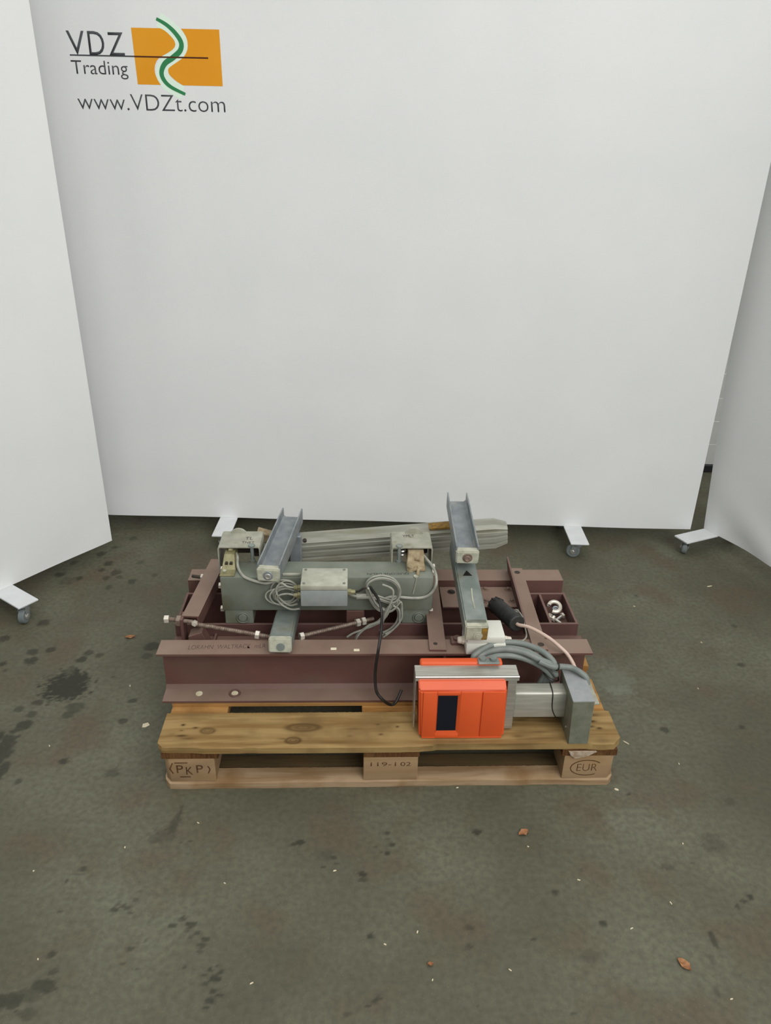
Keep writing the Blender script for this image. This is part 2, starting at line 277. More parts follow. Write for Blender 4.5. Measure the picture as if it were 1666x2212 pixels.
# ------------------------------------------------------------------ setting
BLOBS=[(-1.062,2.86,0.0154,0.0195,0.6),(-1.112,2.78,0.0113,0.014,0.6),(-1.151,2.72,0.0185,0.0225,0.8),(-1.234,2.645,0.0145,0.0173,0.7),(-1.252,2.554,0.0176,0.0205,0.9),(-1.168,2.527,0.014,0.0161,0.8),(-1.21,2.505,0.0277,0.0316,0.4),(-1.095,2.647,0.0181,0.0216,0.9),(-1.105,2.596,0.0125,0.0147,0.8),(-1.045,2.578,0.0195,0.0228,0.8),(-1.02,2.547,0.0123,0.0143,0.7),(-1.068,2.535,0.014,0.0162,0.8),(-0.963,2.515,0.0175,0.02,0.8),(-1.035,2.472,0.0138,0.0156,0.7),(-0.972,2.66,0.0146,0.0174,0.5),(-0.888,2.567,0.0142,0.0165,0.6),(-1.185,2.23,0.0207,0.0216,0.9),(-1.275,2.13,0.0184,0.0187,0.9),(-0.962,2.376,0.0084,0.0092,0.5),(-1.114,2.41,0.0067,0.0075,0.5),(-1.15,2.063,0.018,0.0178,0.9),(-1.097,2.077,0.0151,0.015,1),(-1.134,2.014,0.0206,0.02,1),(-1.219,1.996,0.0132,0.0127,1),(-1.195,1.963,0.0087,0.0083,0.8),(-0.968,2.064,0.015,0.0149,0.9),(-0.928,2.053,0.0135,0.0133,0.8),(-0.977,2.027,0.0178,0.0174,1),(-0.77,2.108,0.0245,0.0244,1),(-0.771,2.052,0.018,0.0177,0.7),(-0.989,1.966,0.0261,0.0248,0.7),(-1.03,1.814,0.0164,0.0148,0.9),(-1.075,1.783,0.0162,0.0145,0.8),(-1.027,1.764,0.0161,0.0142,0.8),(-1.028,1.719,0.0238,0.0206,1),(-1.038,1.699,0.0131,0.0113,0.9),(-0.914,1.797,0.0273,0.0243,0.7),(-0.923,1.764,0.0175,0.0154,0.8),(-0.752,1.742,0.0147,0.0128,0.9),(-0.751,1.832,0.0125,0.0113,0.9),(-0.861,1.577,0.0137,0.0112,1),(-0.717,1.539,0.0209,0.0167,0.6),(-0.952,1.503,0.0109,0.0086,0.8),(-0.847,1.941,0.0058,0.0055,0.7),(-0.479,1.319,0.0056,0.004,0.8),(-0.456,1.325,0.0056,0.0041,0.8),(-0.58,1.138,0.0091,0.0061,0.8),(-0.576,1.151,0.0072,0.0048,0.7),(-0.564,1.146,0.0082,0.0054,0.8),(-0.552,1.142,0.0082,0.0054,0.8),(-0.541,1.162,0.0082,0.0055,0.6),(-0.536,1.183,0.0042,0.0028,0.6),(-0.544,1.131,0.0061,0.004,0.7),(-0.442,1.103,0.009,0.0058,0.9),(-0.426,1.119,0.0101,0.0066,0.8),(-0.403,1.106,0.011,0.0072,0.9),(-0.408,1.092,0.006,0.0038,0.7),(-0.384,1.087,0.0079,0.0051,0.8),(-0.399,1.076,0.0079,0.005,0.7),(-0.364,1.073,0.0089,0.0056,0.9),(-0.368,1.059,0.0098,0.0062,0.8),(-0.371,1.045,0.0078,0.0049,0.6),(-0.393,1.012,0.0067,0.0041,0.9),(-0.34,1.007,0.0076,0.0047,0.9),(-0.327,1.016,0.0057,0.0035,0.8),(-0.318,1.002,0.0085,0.0052,0.9),(-0.35,0.994,0.0075,0.0046,0.8),(-0.343,0.977,0.0093,0.0056,0.8),(-0.326,0.989,0.0141,0.0086,1),(-0.325,0.964,0.0083,0.005,0.9),(-0.31,0.955,0.0092,0.0055,0.9),(-0.326,0.943,0.011,0.0065,0.9),(-0.331,0.928,0.0063,0.0037,0.9),(-0.677,1.031,0.0115,0.0072,0.8),(-0.66,0.994,0.0113,0.0069,0.7),(-0.664,0.965,0.024,0.0144,0.9),(-0.69,0.946,0.0256,0.0151,0.6),(-0.721,0.934,0.0317,0.0186,0.9),(-0.675,0.911,0.0197,0.0114,0.6),(-0.489,1.004,0.0057,0.0035,0.9),(-0.522,1.017,0.0048,0.003,0.7),(-0.492,1.067,0.0049,0.0031,0.7),(-0.517,1.048,0.0087,0.0055,0.7),(-0.698,1.129,0.0061,0.004,0.8),(-0.189,1.328,0.0112,0.0081,1),(-0.205,1.322,0.0078,0.0057,0.9),(-0.108,1.288,0.0088,0.0063,0.9),(-0.127,1.259,0.0044,0.003,0.9),(-0.098,1.27,0.0055,0.0039,0.8),(0.033,1.328,0.009,0.0065,1),(0.023,1.303,0.0067,0.0048,1),(0.009,1.305,0.0045,0.0032,0.9),(0.021,1.363,0.008,0.0059,0.8),(-0.005,1.321,0.0045,0.0032,0.8),(0.024,1.345,0.0057,0.0041,0.7),(-0.035,1.243,0.0119,0.0082,1),(-0.034,1.229,0.0118,0.0081,0.8),(-0.012,1.088,0.01,0.0064,1),(0.246,1.372,0.0115,0.0085,1),(0.2,1.069,0.0089,0.0056,0.7),(0.204,1.113,0.0111,0.0072,0.7),(0.009,0.955,0.0083,0.0049,0.8),(-0.001,0.948,0.0065,0.0038,0.8),(-0.013,0.939,0.0055,0.0032,0.9),(-0.051,0.923,0.0082,0.0048,0.6),(0.206,0.947,0.0046,0.0027,0.8),(0.408,1.205,0.0096,0.0065,0.8),(0.5,1.13,0.0113,0.0073,1),(0.34,1.09,0.006,0.0038,0.8),(0.48,1.268,0.0066,0.0046,0.6),(0.456,1.055,0.0246,0.0153,0.35),(0.756,1.018,0.0048,0.003,0.8),(0.393,0.936,0.0046,0.0027,0.8),(0.959,2.495,0.0089,0.0099,0.7),(1.19,2.077,0.014,0.0135,0.9),(1.069,1.778,0.0111,0.0096,0.9),(0.835,1.757,0.0137,0.0118,0.9),(1.256,2.304,0.0101,0.0105,0.7),(0.659,1.507,0.0062,0.0048,0.9),(0.921,1.488,0.0172,0.0132,0.4),(0.756,1.294,0.0056,0.0039,0.7),(-0.974,1.896,0.0708,0.0707,1.25),(-1.046,1.616,0.0278,0.0767,1),(-1.013,1.537,0.0147,0.0405,1),(-1.078,1.669,0.0129,0.0219,1),(-0.529,1.338,0.0382,0.0191,0.45),(-0.511,1.368,0.0091,0.0307,0.7),(-0.503,1.397,0.0069,0.0357,0.7),(0.733,1.107,0.0071,0.0151,0.9),(0.732,1.09,0.006,0.0106,0.8),(0.713,1.053,0.0059,0.0143,0.4),(0.856,1.205,0.0086,0.0072,1),(0.837,1.195,0.0096,0.006,0.8),(0.816,1.181,0.0064,0.007,0.9),(0.825,1.353,0.0288,0.0275,0.4),(0.69,1.284,0.0156,0.0117,0.4),(0.696,0.984,0.0057,0.0151,0.5),(-0.711,1.207,0.0053,0.006,0.9),(-0.697,1.226,0.0149,0.0037,0.5),(-0.686,1.24,0.0086,0.0075,0.8),(-0.129,1.292,0.0221,0.0195,0.35),(0.741,1.986,0.0569,0.0599,-0.5),(0.75,1.936,0.0367,0.027,-0.5)]
def smooth_noise(x, y, s, seed):
    rs = np.random.RandomState(seed); g = rs.rand(256, 256); X = x*s+50; Y = y*s+50
    xi = np.floor(X).astype(int); yi = np.floor(Y).astype(int); fx = X-xi; fy = Y-yi
    fx = fx*fx*(3-2*fx); fy = fy*fy*(3-2*fy); A = g[xi % 256, yi % 256]; B = g[(xi+1) % 256, yi % 256]; C = g[xi % 256, (yi+1) % 256]; D = g[(xi+1) % 256, (yi+1) % 256]
    return (A*(1-fx)+B*fx)*(1-fy)+(C*(1-fx)+D*fx)*fy
def make_floor():
    xs = np.concatenate([np.linspace(-6, -1.75, 12)[:-1], np.arange(-1.75, 1.95, 0.006), np.linspace(1.95, 6, 12)])
    ys = np.concatenate([np.linspace(-4, 0.8, 12)[:-1], np.arange(0.8, 3.05, 0.005), np.linspace(3.05, 3.76, 6)])
    X, Y = np.meshgrid(xs, ys, indexing='ij'); nx, ny = X.shape
    S = np.zeros(X.shape)
    n = (smooth_noise(X, Y, 90, 1)-.5)*.7+(smooth_noise(X, Y, 200, 2)-.5)*.5
    for (bx, by, rx, ry, k) in BLOBS:
        i0, i1 = np.searchsorted(xs, [bx-2*rx, bx+2*rx]); j0, j1 = np.searchsorted(ys, [by-2*ry, by+2*ry])
        if i1 <= i0 or j1 <= j0: continue
        d = np.hypot((X[i0:i1, j0:j1]-bx)/rx, (Y[i0:i1, j0:j1]-by)/ry)+n[i0:i1, j0:j1]*(1.1 if rx > .03 else .7)
        v = np.clip((1.2-d)/.45, 0, 1); v = v*v*(3-2*v)*k; cur = S[i0:i1, j0:j1]
        S[i0:i1, j0:j1] = np.where(k > 0, np.maximum(cur, v), cur+v)
    me = bpy.data.meshes.new('floor'); co = np.stack([X, Y, np.zeros_like(X)], -1).reshape(-1, 3).astype(np.float32)
    idx = np.arange(nx*ny).reshape(nx, ny); q = np.stack([idx[:-1, :-1], idx[1:, :-1], idx[1:, 1:], idx[:-1, 1:]], -1).reshape(-1, 4)
    me.vertices.add(len(co)); me.vertices.foreach_set('co', co.ravel()); me.loops.add(q.size); me.loops.foreach_set('vertex_index', q.ravel().astype(np.int32))
    me.polygons.add(len(q)); me.polygons.foreach_set('loop_start', np.arange(0, q.size, 4, dtype=np.int32))
    me.update(calc_edges=True); a = me.attributes.new('stain', 'FLOAT', 'POINT'); a.data.foreach_set('value', S.ravel().astype(np.float32))
    o = bpy.data.objects.new('floor', me); COL.objects.link(o); o['kind'] = 'structure'; o['category'] = 'floor'; o['label'] = 'stained grey-green concrete floor of the hall'
    m = bpy.data.materials.new('concrete'); m.use_nodes = True; nt = m.node_tree; b = nt.nodes['Principled BSDF']; L = nt.links.new
    tc = N(nt, 'ShaderNodeTexCoord')
    def noise(s, d=4): k = N(nt, 'ShaderNodeTexNoise'); k.inputs['Scale'].default_value = s; k.inputs['Detail'].default_value = d; L(tc.outputs['Object'], k.inputs['Vector']); return k.outputs['Fac']
    def ramp(f, stops):
        r = N(nt, 'ShaderNodeValToRGB'); e = r.color_ramp.elements; e[0].position, e[0].color = stops[0]; e[1].position, e[1].color = stops[-1]
        for s in stops[1:-1]: k = e.new(s[0]); k.color = s[1]
        L(f, r.inputs[0]); return r.outputs[0]
    def mix(f, a_, b_, t='MIX'):
        x = N(nt, 'ShaderNodeMix', data_type='RGBA', blend_type=t)
        for s, v in ((0, f), (6, a_), (7, b_)):
            if hasattr(v, 'links'): L(v, x.inputs[s])
            else: x.inputs[s].default_value = v
        return x.outputs[2]
    g = lambda v: (v, v, v, 1)
    base = ramp(noise(2.2, 5), [(0.35, lin(FLOOR_A)), (0.5, lin(FLOOR_B)), (0.68, lin(FLOOR_C))])
    base = mix(ramp(noise(5.0, 5), [(0.50, g(0)), (0.66, g(0.75))]), base, lin((90, 79, 62)))
    base = mix(ramp(noise(70, 6), [(0.35, g(0.0)), (0.68, g(0.5))]), base, lin((64, 63, 49)))
    base = mix(ramp(noise(420, 2), [(0.69, g(0)), (0.75, g(0.6))]), base, lin((150, 150, 132)))
    at = N(nt, 'ShaderNodeAttribute', attribute_name='stain')
    pos = N(nt, 'ShaderNodeMath', operation='MULTIPLY', use_clamp=True); L(at.outputs['Fac'], pos.inputs[0]); pos.inputs[1].default_value = 0.74
    neg = N(nt, 'ShaderNodeMath', operation='MULTIPLY', use_clamp=True); L(at.outputs['Fac'], neg.inputs[0]); neg.inputs[1].default_value = -0.6
    base = mix(pos.outputs[0], base, lin((38, 37, 28))); base = mix(neg.outputs[0], base, lin((112, 118, 104)))
    L(base, b.inputs['Base Color']); b.inputs['Roughness'].default_value = 0.62; b.inputs['Specular IOR Level'].default_value = 0.35
    bp = N(nt, 'ShaderNodeBump'); bp.inputs['Strength'].default_value = 0.2; bp.inputs['Distance'].default_value = 0.002; L(noise(160, 6), bp.inputs['Height']); L(bp.outputs[0], b.inputs['Normal'])
    me.materials.append(m)
FLOOR_A, FLOOR_B, FLOOR_C = (80, 79, 63), (92, 91, 74), (106, 106, 89)
make_floor()
bm = BM(); box(bm, -6, 6, 3.745, 3.9, 0, 4.2); wall = structure('wall_back', bm, 'joint', 'pale clad hall wall seen in the gap right of the white back partition', 'wall')
k = 0; z = 0.041
heights = [0.113, 0.125, 0.121, 0.126]
me0 = None
while z < 4.05:
    h = heights[k] if k < 4 else 0.124
    if me0 is None or k < 5:
        bm = BM(); box(bm, -6, 6, 3.7432, 3.746, 0, h-0.006); o = part('panel', bm, 'cladding', wall); me0 = o.data
    else:
        o = bpy.data.objects.new('panel', me0); COL.objects.link(o); o.parent = wall
    o.location.z = z; z += h; k += 1
bm = BM(); box(bm, -6, 6, 3.725, 3.745, 0, 0.039, 0.002, 1); structure('baseboard_back', bm, 'skirting', 'black skirting at the foot of the pale hall wall', 'baseboard')

# ------------------------------------------------------------------ fabric partitions
def partition(name, label, corner, rot, x0, x1, f, feet, wr=0.0, seed=1, rack=0.0):
    t = thing_w(name, label, 'partition', (corner[0], corner[1], 0), rot)
    bm = BM(); nx, nz = 70, 60; z0, z1 = 0.079, 2.5; F_ = []; B_ = []
    for i in range(nx+1):
        x = x0+(x1-x0)*i/nx; a = []; b = []
        for j in range(nz+1):
            zz = z0+(z1-z0)*(j/nz)**1.3; e = min((x-x0), (x1-x), .06)/.06; e = max(0, min(1, e))
            d = 0.0012*math.sin(x*3.1+seed)*math.sin(zz*2.3+seed*2)*max(0, min(1, (1.5-zz)/.4))
            w = wr*math.exp(-((zz-z0)/.16)**2)*math.sin((x*16+zz*22))*math.exp(-((x-x0-.45)/.4)**2)
            w += 0.0022*math.exp(-((zz-z0)/.06)**2)*math.sin(x*9+seed)+.0012*math.exp(-((zz-z0-.1)/.12)**2)*math.sin(x*5+zz*14+seed)
            xs_ = x-rack*(zz-z0); a.append(bm.verts.new((xs_, f*(d+w)*e, zz))); b.append(bm.verts.new((xs_, -f*0.04, zz)))
        F_.append(a); B_.append(b)
    for i in range(nx):
        for j in range(nz):
            bm.faces.new((F_[i][j], F_[i+1][j], F_[i+1][j+1], F_[i][j+1])); bm.faces.new((B_[i][j], B_[i][j+1], B_[i+1][j+1], B_[i+1][j]))
        bm.faces.new((F_[i][0], B_[i][0], B_[i+1][0], F_[i+1][0])); bm.faces.new((F_[i][nz], F_[i+1][nz], B_[i+1][nz], B_[i][nz]))
    for j in range(nz):
        bm.faces.new((F_[0][j], F_[0][j+1], B_[0][j+1], B_[0][j])); bm.faces.new((F_[nx][j], B_[nx][j], B_[nx][j+1], F_[nx][j+1]))
    bmesh.ops.recalc_face_normals(bm, faces=bm.faces); sheet = part('fabric_sheet', bm, 'fabric', t)
    for xf, ln, yawc in feet:
        bm = BM(); box(bm, xf-.037, xf+.037, -.17, ln, 0.072, 0.0785, .0012, 1)
        if f < 0: bmesh.ops.transform(bm, matrix=Matrix.Scale(-1, 4, (0, 1, 0)), verts=bm.verts); bmesh.ops.reverse_faces(bm, faces=bm.faces)
        ft = part('foot_plate', bm, 'white_paint', t)
        for yy in (ln-.032, -.14):
            cx, cy = xf, f*yy
            bm = BM(); cyl(bm, (cx, cy, .058), (cx, cy, .0725), .020, 20); cyl(bm, (cx, cy, .054), (cx, cy, .058), .012, 12)
            off = Vector((math.cos(yawc), math.sin(yawc), 0)); sd = Vector((-off.y, off.x, 0)); c = Vector((cx, cy, .027))+off*.016
            for s in (-1, 1):
                p = c+sd*s*.013
                hull6(bm, [tuple(p+off*a+sd*b+Vector((0, 0, z_))) for z_, (u, v) in ((-.006, (-.007, .007)), (.031, (-.030, .006))) for a, b in ((u, -.001), (v, -.001), (v, .001), (u, .001))])
            fork = part('caster_fork', bm, 'galv', ft)
            bm = BM(); cyl(bm, c-sd*.0105, c+sd*.0105, .027, 28, bev=.003); part('wheel', bm, 'caster_grey', ft)
            bm = BM(); cyl(bm, c-sd*.0165, c+sd*.0165, .008, 12, bev=.001); cyl(bm, c-sd*.0125, c+sd*.0125, .0125, 16); part('axle', bm, 'steel', ft)
    return t, sheet
bp_, sheet = partition('fabric_partition', 'wide white fabric partition with the printed logo, behind the pallet', (-1.1616, 2.9224), math.radians(-0.369), -.22, 2.453, -1, [(.497, .165, 1.9), (1.955, .155, 2.8)], 0.0, 1)
partition('fabric_partition', 'white fabric partition at the left edge, angled in front of the printed one', (-1.086, 2.693), math.atan2(-.820, -.572), 0, 2.5, 1, [(.458, .155, 0.6), (2.2, .155, 2)], 0.001, 2)
partition('fabric_partition', 'shaded white fabric partition cut off by the right edge of the view', (1.354, 2.923), math.atan2(-.906, .423), 0, 2.5, -1, [(.040, .165, 2.4), (2.2, .155, 1)], 0.009, 3, 0.088)
# printed logo on the back partition (local x along, z up, front towards -y)
def flat(bm_poly, name, m, d):
    bm = BM()
    for poly in bm_poly: 
        vs = [bm.verts.new((p[0], -0.0003-d*.4, p[1])) for p in poly]; bm.faces.new(vs)
    bmesh.ops.remove_doubles(bm, verts=bm.verts, dist=1e-5); bmesh.ops.triangulate(bm, faces=bm.faces); bmesh.ops.recalc_face_normals(bm, faces=bm.faces)
    if bm.faces[0].normal.y > 0: bmesh.ops.reverse_faces(bm, faces=bm.faces)
    return part(name, bm, m, bp_, smooth=False)
def band(pts, wl, wr_):
    P = [Vector((p[0], p[1], 0)) for p in smooth_path([(a, b, 0) for a, b in pts], 8)]; out = []
    L_ = []; R_ = []
    for i, p in enumerate(P):
        t = (P[min(i+1, len(P)-1)]-P[max(i-1, 0)]).normalized(); n = Vector((-t.y, t.x, 0)); q = i/(len(P)-1)
        L_.append(p+n*(wl(q) if callable(wl) else wl)); R_.append(p-n*(wr_(q) if callable(wr_) else wr_))
    return [[(L_[i].x, L_[i].y), (R_[i].x, R_[i].y), (R_[i+1].x, R_[i+1].y), (L_[i+1].x, L_[i+1].y)] for i in range(len(P)-1)]
curve = [(.387, 1.872), (.418, 1.856), (.444, 1.834), (.461, 1.808), (.456, 1.785), (.431, 1.765), (.402, 1.747), (.388, 1.722), (.394, 1.699), (.416, 1.679), (.461, 1.659)]
def xb(pts, z):
    for (x0, z0), (x1, z1) in zip(pts[:-1], pts[1:]):
        if z1 <= z <= z0: return x0+(x1-x0)*(z0-z)/(z0-z1)
    return pts[-1][0]
LB = [(.397, 1.846), (.409, 1.841), (.419, 1.834), (.432, 1.822), (.440, 1.812), (.442, 1.802), (.438, 1.793), (.430, 1.786), (.414, 1.777), (.398, 1.770), (.385, 1.763), (.376, 1.755), (.369, 1.743), (.366, 1.731), (.366, 1.720), (.368, 1.711), (.374, 1.697), (.382, 1.685)]
RB = [(.464, 1.846), (.473, 1.834), (.479, 1.823), (.482, 1.812), (.482, 1.800), (.480, 1.788), (.473, 1.776), (.464, 1.765), (.446, 1.754), (.430, 1.745), (.415, 1.736), (.411, 1.731), (.410, 1.725), (.412, 1.717), (.419, 1.709), (.434, 1.697), (.455, 1.685)]
zs = [1.846-.161*i/46 for i in range(47)]
flat([[(.302+.003*(1.846-z)/.161, z), (xb(LB, z), z), (xb(LB, z2), z2), (.302+.003*(1.846-z2)/.161, z2)] for z, z2 in zip(zs[:-1], zs[1:])], 'logo_left_half', 'p_orange', .0)
flat([[(xb(RB, z), z), (.588, z), (.588, z2), (xb(RB, z2), z2)] for z, z2 in zip(zs[:-1], zs[1:])], 'logo_right_half', 'p_orange', .0)
mintc = [(.393, 1.868), (.422, 1.851), (.446, 1.830), (.461, 1.807), (.456, 1.784), (.431, 1.765), (.402, 1.747), (.389, 1.722), (.395, 1.698), (.416, 1.679), (.452, 1.662)]
flat(band(mintc, .0225, .0195), 'logo_pale_band', 'p_mint', -.0003)
w_ = lambda q: .0045+.0035*math.sin(math.pi*min(1, q*1.0))
flat(band(curve, w_, w_), 'logo_green_curve', 'p_green', .0006)
flat([[(.091, 1.7675), (.303, 1.7675), (.303, 1.7635), (.091, 1.7635)]], 'logo_line', 'ink', .0006)
flat([[(.303, 1.7675), (.546, 1.7675), (.546, 1.7630), (.303, 1.7630)]], 'logo_line', 'p_brown', .0009)
for txt, x, z_, w, h, off in (('V', .088, 1.767, .058, .067, -.004), ('D', .157, 1.767, .052, .067, -.004), ('Z', .222, 1.767, .051, .065, -.004), ('Trading', .091, 1.699, .186, .052, -.006), ('www.VDZt.com', .096, 1.608, .496, .048, -.012)):
    bm = fit_text(txt, (x, -0.0004, z_), (1, 0, 0), (0, 0, 1), w, h, off=off, th=.0001); part('lettering', bm, 'ink', bp_, smooth=False)

# ------------------------------------------------------------------ pallet
pal = thing('pallet', 'worn wooden pallet on the concrete floor under the maroon frame', 'pallet', (0, 0, 0))
def board(name, x0, x1, y0, y1, z0, z1, m, parent, ch=(0, 0), knots=(), nx=60, ny=4, jit=.0015, seed=1, twist=0):
    rs = np.random.RandomState(seed); bm = BM(); T = []; B = []; lay = bm.verts.layers.float.new('knot'); jf = np.convolve(np.cumsum(rs.randn(nx+9))*.0004, np.ones(9)/9, 'valid')[:nx+1]; jf = jf-np.linspace(jf[0], jf[-1], nx+1); jf = np.clip(jf-jf.mean(), -.0025, .0025); jb = rs.randn(nx+1)*.0003
    for j in range(ny+1):
        y = y0+(y1-y0)*j/ny; xa = x0+max(0, ch[0]-(y-y0)); xb = x1-max(0, ch[1]-(y-y0)); a = []; b = []
        for i in range(nx+1):
            x = xa+(xb-xa)*i/nx; yy = y+(jf[i]*jit/.0015 if j == 0 else (jb[i]*jit/.0015 if j == ny else 0)); zt = z1+twist*math.sin(x*3+seed)
            if j == 0: zt -= .003+abs(jf[i])*.3
            v = bm.verts.new((x, yy, zt)); s = 0
            for (kx, ky, rx, ry, kk, kind) in knots:
                d = math.hypot((x-kx)/rx, (y-ky)/ry)
                s = max(s, 1.35*kk*(math.exp(-d*d*2) if kind == 0 else (math.exp(-((d-1)/.3)**2)+.8*math.exp(-((d-.45)/.2)**2)+.6*math.exp(-(d/.2)**2))))
            v[lay] = min(1, s); a.append(v); b.append(bm.verts.new((x, yy+(.001 if j == 0 else 0), z0)))
        T.append(a); B.append(b)
    for j in range(ny):
        for i in range(nx):
            bm.faces.new((T[j][i], T[j][i+1], T[j+1][i+1], T[j+1][i])); bm.faces.new((B[j][i], B[j+1][i], B[j+1][i+1], B[j][i+1]))
        bm.faces.new((T[j][0], T[j+1][0], B[j+1][0], B[j][0])); bm.faces.new((T[j][nx], B[j][nx], B[j+1][nx], T[j+1][nx]))
    for i in range(nx):
        bm.faces.new((T[0][i], B[0][i], B[0][i+1], T[0][i+1])); bm.faces.new((T[ny][i], T[ny][i+1], B[ny][i+1], B[ny][i]))
    bmesh.ops.recalc_face_normals(bm, faces=bm.faces)
    return part(name, bm, m, parent, ang=30)
KN = [(.052, .081, .008, .005, .95, 0), (.086, .070, .009, .004, .9, 0), (.120, .058, .017, .010, .5, 1), (.056, .040, .022, .006, .75, 0), (.075, .030, .028, .006, .5, 0), (.052, .060, .008, .004, .5, 0), (.03, .045, .02, .01, .25, 0),
      (.368, .068, .040, .013, .5, 1), (.335, .062, .018, .009, .4, 0), (.345, .020, .018, .011, .6, 1), (.322, .026, .025, .005, .5, 0), (.565, .078, .008, .003, .7, 0), (.617, .069, .006, .004, .9, 0), (.572, .040, .009, .004, .7, 0), (.50, .062, .04, .003, .4, 0), (.49, .035, .01, .004, .4, 0), (.21, .10, .03, .01, .2, 0),
      (.95, .092, .04, .008, .5, 0), (.90, .075, .05, .006, .4, 0), (.93, .030, .03, .006, .4, 0), (.99, .045, .05, .006, .35, 0), (1.142, .085, .018, .007, .8, 0), (1.135, .065, .015, .006, .7, 0), (1.155, .058, .012, .006, .8, 0), (.80, .05, .05, .008, .3, 0), (.80, .010, .16, .012, .3, 0), (1.02, .02, .12, .012, .28, 0), (.97, .10, .09, .02, .25, 0), (.72, .10, .05, .03, .25, 0), (1.16, .012, .05, .012, .3, 0), (.45, .012, .06, .006, .3, 0), (.26, .008, .05, .005, .25, 0), (1.15, .11, .03, .008, .5, 0)]
board('deck_board', 0, 1.2, 0, .127, .122, .144, 'deck', pal, (.014, .022), KN, 400, 40, .0022, 3)
board('deck_board', .004, 1.19, .1675, .265, .131, .144, 'deck2', pal, seed=4, jit=.0005)
board('deck_board', 0, 1.2, .3275, .4725, .122, .144, 'deck2', pal, seed=5)
board('deck_board', .003, 1.198, .540, .640, .122, .144, 'deck2', pal, seed=6)
board('deck_board', 0, 1.2, .673, .800, .122, .144, 'deck2', pal, seed=7)
for x in (0.008, .5275, 1.047):
    bm = BM(); box(bm, x, x+.145, .003, .124, .100, .122, .001, 1); part('stringer_board', bm, 'stringer', pal)
    bm = BM(); box(bm, x-.004, x+.149, .1285, .797, .101, .1215, .001, 1); box(bm, x-.004, x+.149, .1285, .18, .1205, .1305, .001, 1); part('stringer_board', bm, 'deck2', pal)
blocks = {}
for i, x in enumerate((.012, .5275, 1.043)):
    for j, (ya, yb) in enumerate(((.004, .10), (.3275, .4725), (.70, .796))):
        bm = BM(); e = .014 if i != 1 else 0
        xa, xb = x, x+(.130 if i != 1 else .142)
        if i == 2: xa, xb = x+.012, x+.148
        poly = [(xa+(e if i == 0 else 0), ya), (xb-(e if i == 2 else 0), ya), (xb, ya+(e if i == 2 else 0)), (xb, yb), (xa, yb), (xa, ya+(e if i == 0 else 0))]
        pp = []
        for p in poly:
            if not pp or p != pp[-1]: pp.append(p)
        zprism(bm, pp, .022, .100, .0015); blocks[i, j] = part('block', bm, 'block', pal)
board('bottom_board', 0.006, 1.196, 0.0, .050, 0, .022, 'bottom', pal, (.016, .016), nx=200, jit=.002, seed=11)
board('bottom_board', 0.010, 1.190, 0.052, .100, 0, .018, 'old_wood', pal, nx=60, jit=.001, seed=14)
board('bottom_board', 0.0, 1.2, .3275, .4725, 0, .022, 'bottom', pal, seed=12)
board('bottom_board', 0.0, 1.2, .700, .800, 0, .022, 'bottom', pal, seed=13)
def strokes(lines, y, w=.003):       # burnt strokes on a block's front face
    bm = BM()
    for pts in lines:
        for a, b in zip(pts[:-1], pts[1:]): 
            d = Vector((b[0]-a[0], 0, b[1]-a[1])).normalized(); n = Vector((-d.z, 0, d.x))*w/2
            A = Vector((a[0], y, a[1]))-d*w*.2; B = Vector((b[0], y, b[1]))+d*w*.2; o_ = Vector((0, -.0005, 0))
            hull6(bm, [A-n, B-n, B+n, A+n, A-n+o_, B-n+o_, B+n+o_, A+n+o_])
    bmesh.ops.recalc_face_normals(bm, faces=bm.faces); return bm
Y0 = .0040
part('brand_mark', strokes([[(.034, .085), (.026, .066), (.033, .050)], [(.040, .086), (.072, .086)], [(.050, .038), (.076, .038)]], Y0), 'brand', blocks[0, 0], smooth=False)
for ch, x in (('P', .043), ('K', .067), ('P', .094)):
    bm = fit_text(ch, (x, Y0, .052 if ch != 'K' else .046), (1, 0, 0), (0, 0, 1), .017, .026, th=.0004); part('lettering', bm, 'brand', blocks[0, 0], smooth=False)
part('brand_mark', strokes([[(.124, .074), (.129, .064), (.124, .050)]], Y0), 'brand', blocks[0, 0], smooth=False)
for s_, x, w in (('119-1', .546, .066), ('02', .624, .027)):
    bm = fit_text(s_, (x, Y0, .070), (1, 0, 0), (0, 0, 1), w, .013, off=-.01, th=.0004); part('lettering', bm, 'brand', blocks[1, 0], smooth=False)
el = [(1.118+.043*math.cos(a), .058+.026*math.sin(a)) for a in [math.radians(d) for d in range(40, 305, 8)]]
part('brand_mark', strokes([el], Y0, .0024), 'brand', blocks[2, 0], smooth=False)
bm = fit_text('EUR', (1.092, Y0, .047), (1, 0, 0), (0, 0, 1), .054, .024, off=-.02, th=.0003); part('lettering', bm, 'brand', blocks[2, 0], smooth=False)
bm = BM(); vs = []
for i in range(14):
    t = i/13; vs.append((1.062+.072*t, .116-.001*math.sin(t*20), .0))
pts = [(1.062, .118), (1.134, .118), (1.108, .104), (1.094, .098), (1.078, .097), (1.066, .106)]
b2 = bmesh.new(); a = [b2.verts.new((p[0], .0025, p[1])) for p in pts]; b = [b2.verts.new((p[0]+.002, -.0035+.0015*(i % 2), p[1])) for i, p in enumerate(pts)]
b2.faces.new(a); b2.faces.new(b[::-1])
for i in range(6): b2.faces.new((a[i], a[(i+1) % 6], b[(i+1) % 6], b[i]))
bmesh.ops.recalc_face_normals(b2, faces=b2.faces); join(bm, b2); part('splintered_patch', bm, 'plaster', pal, 'whitish crushed wood patch under the deck board')

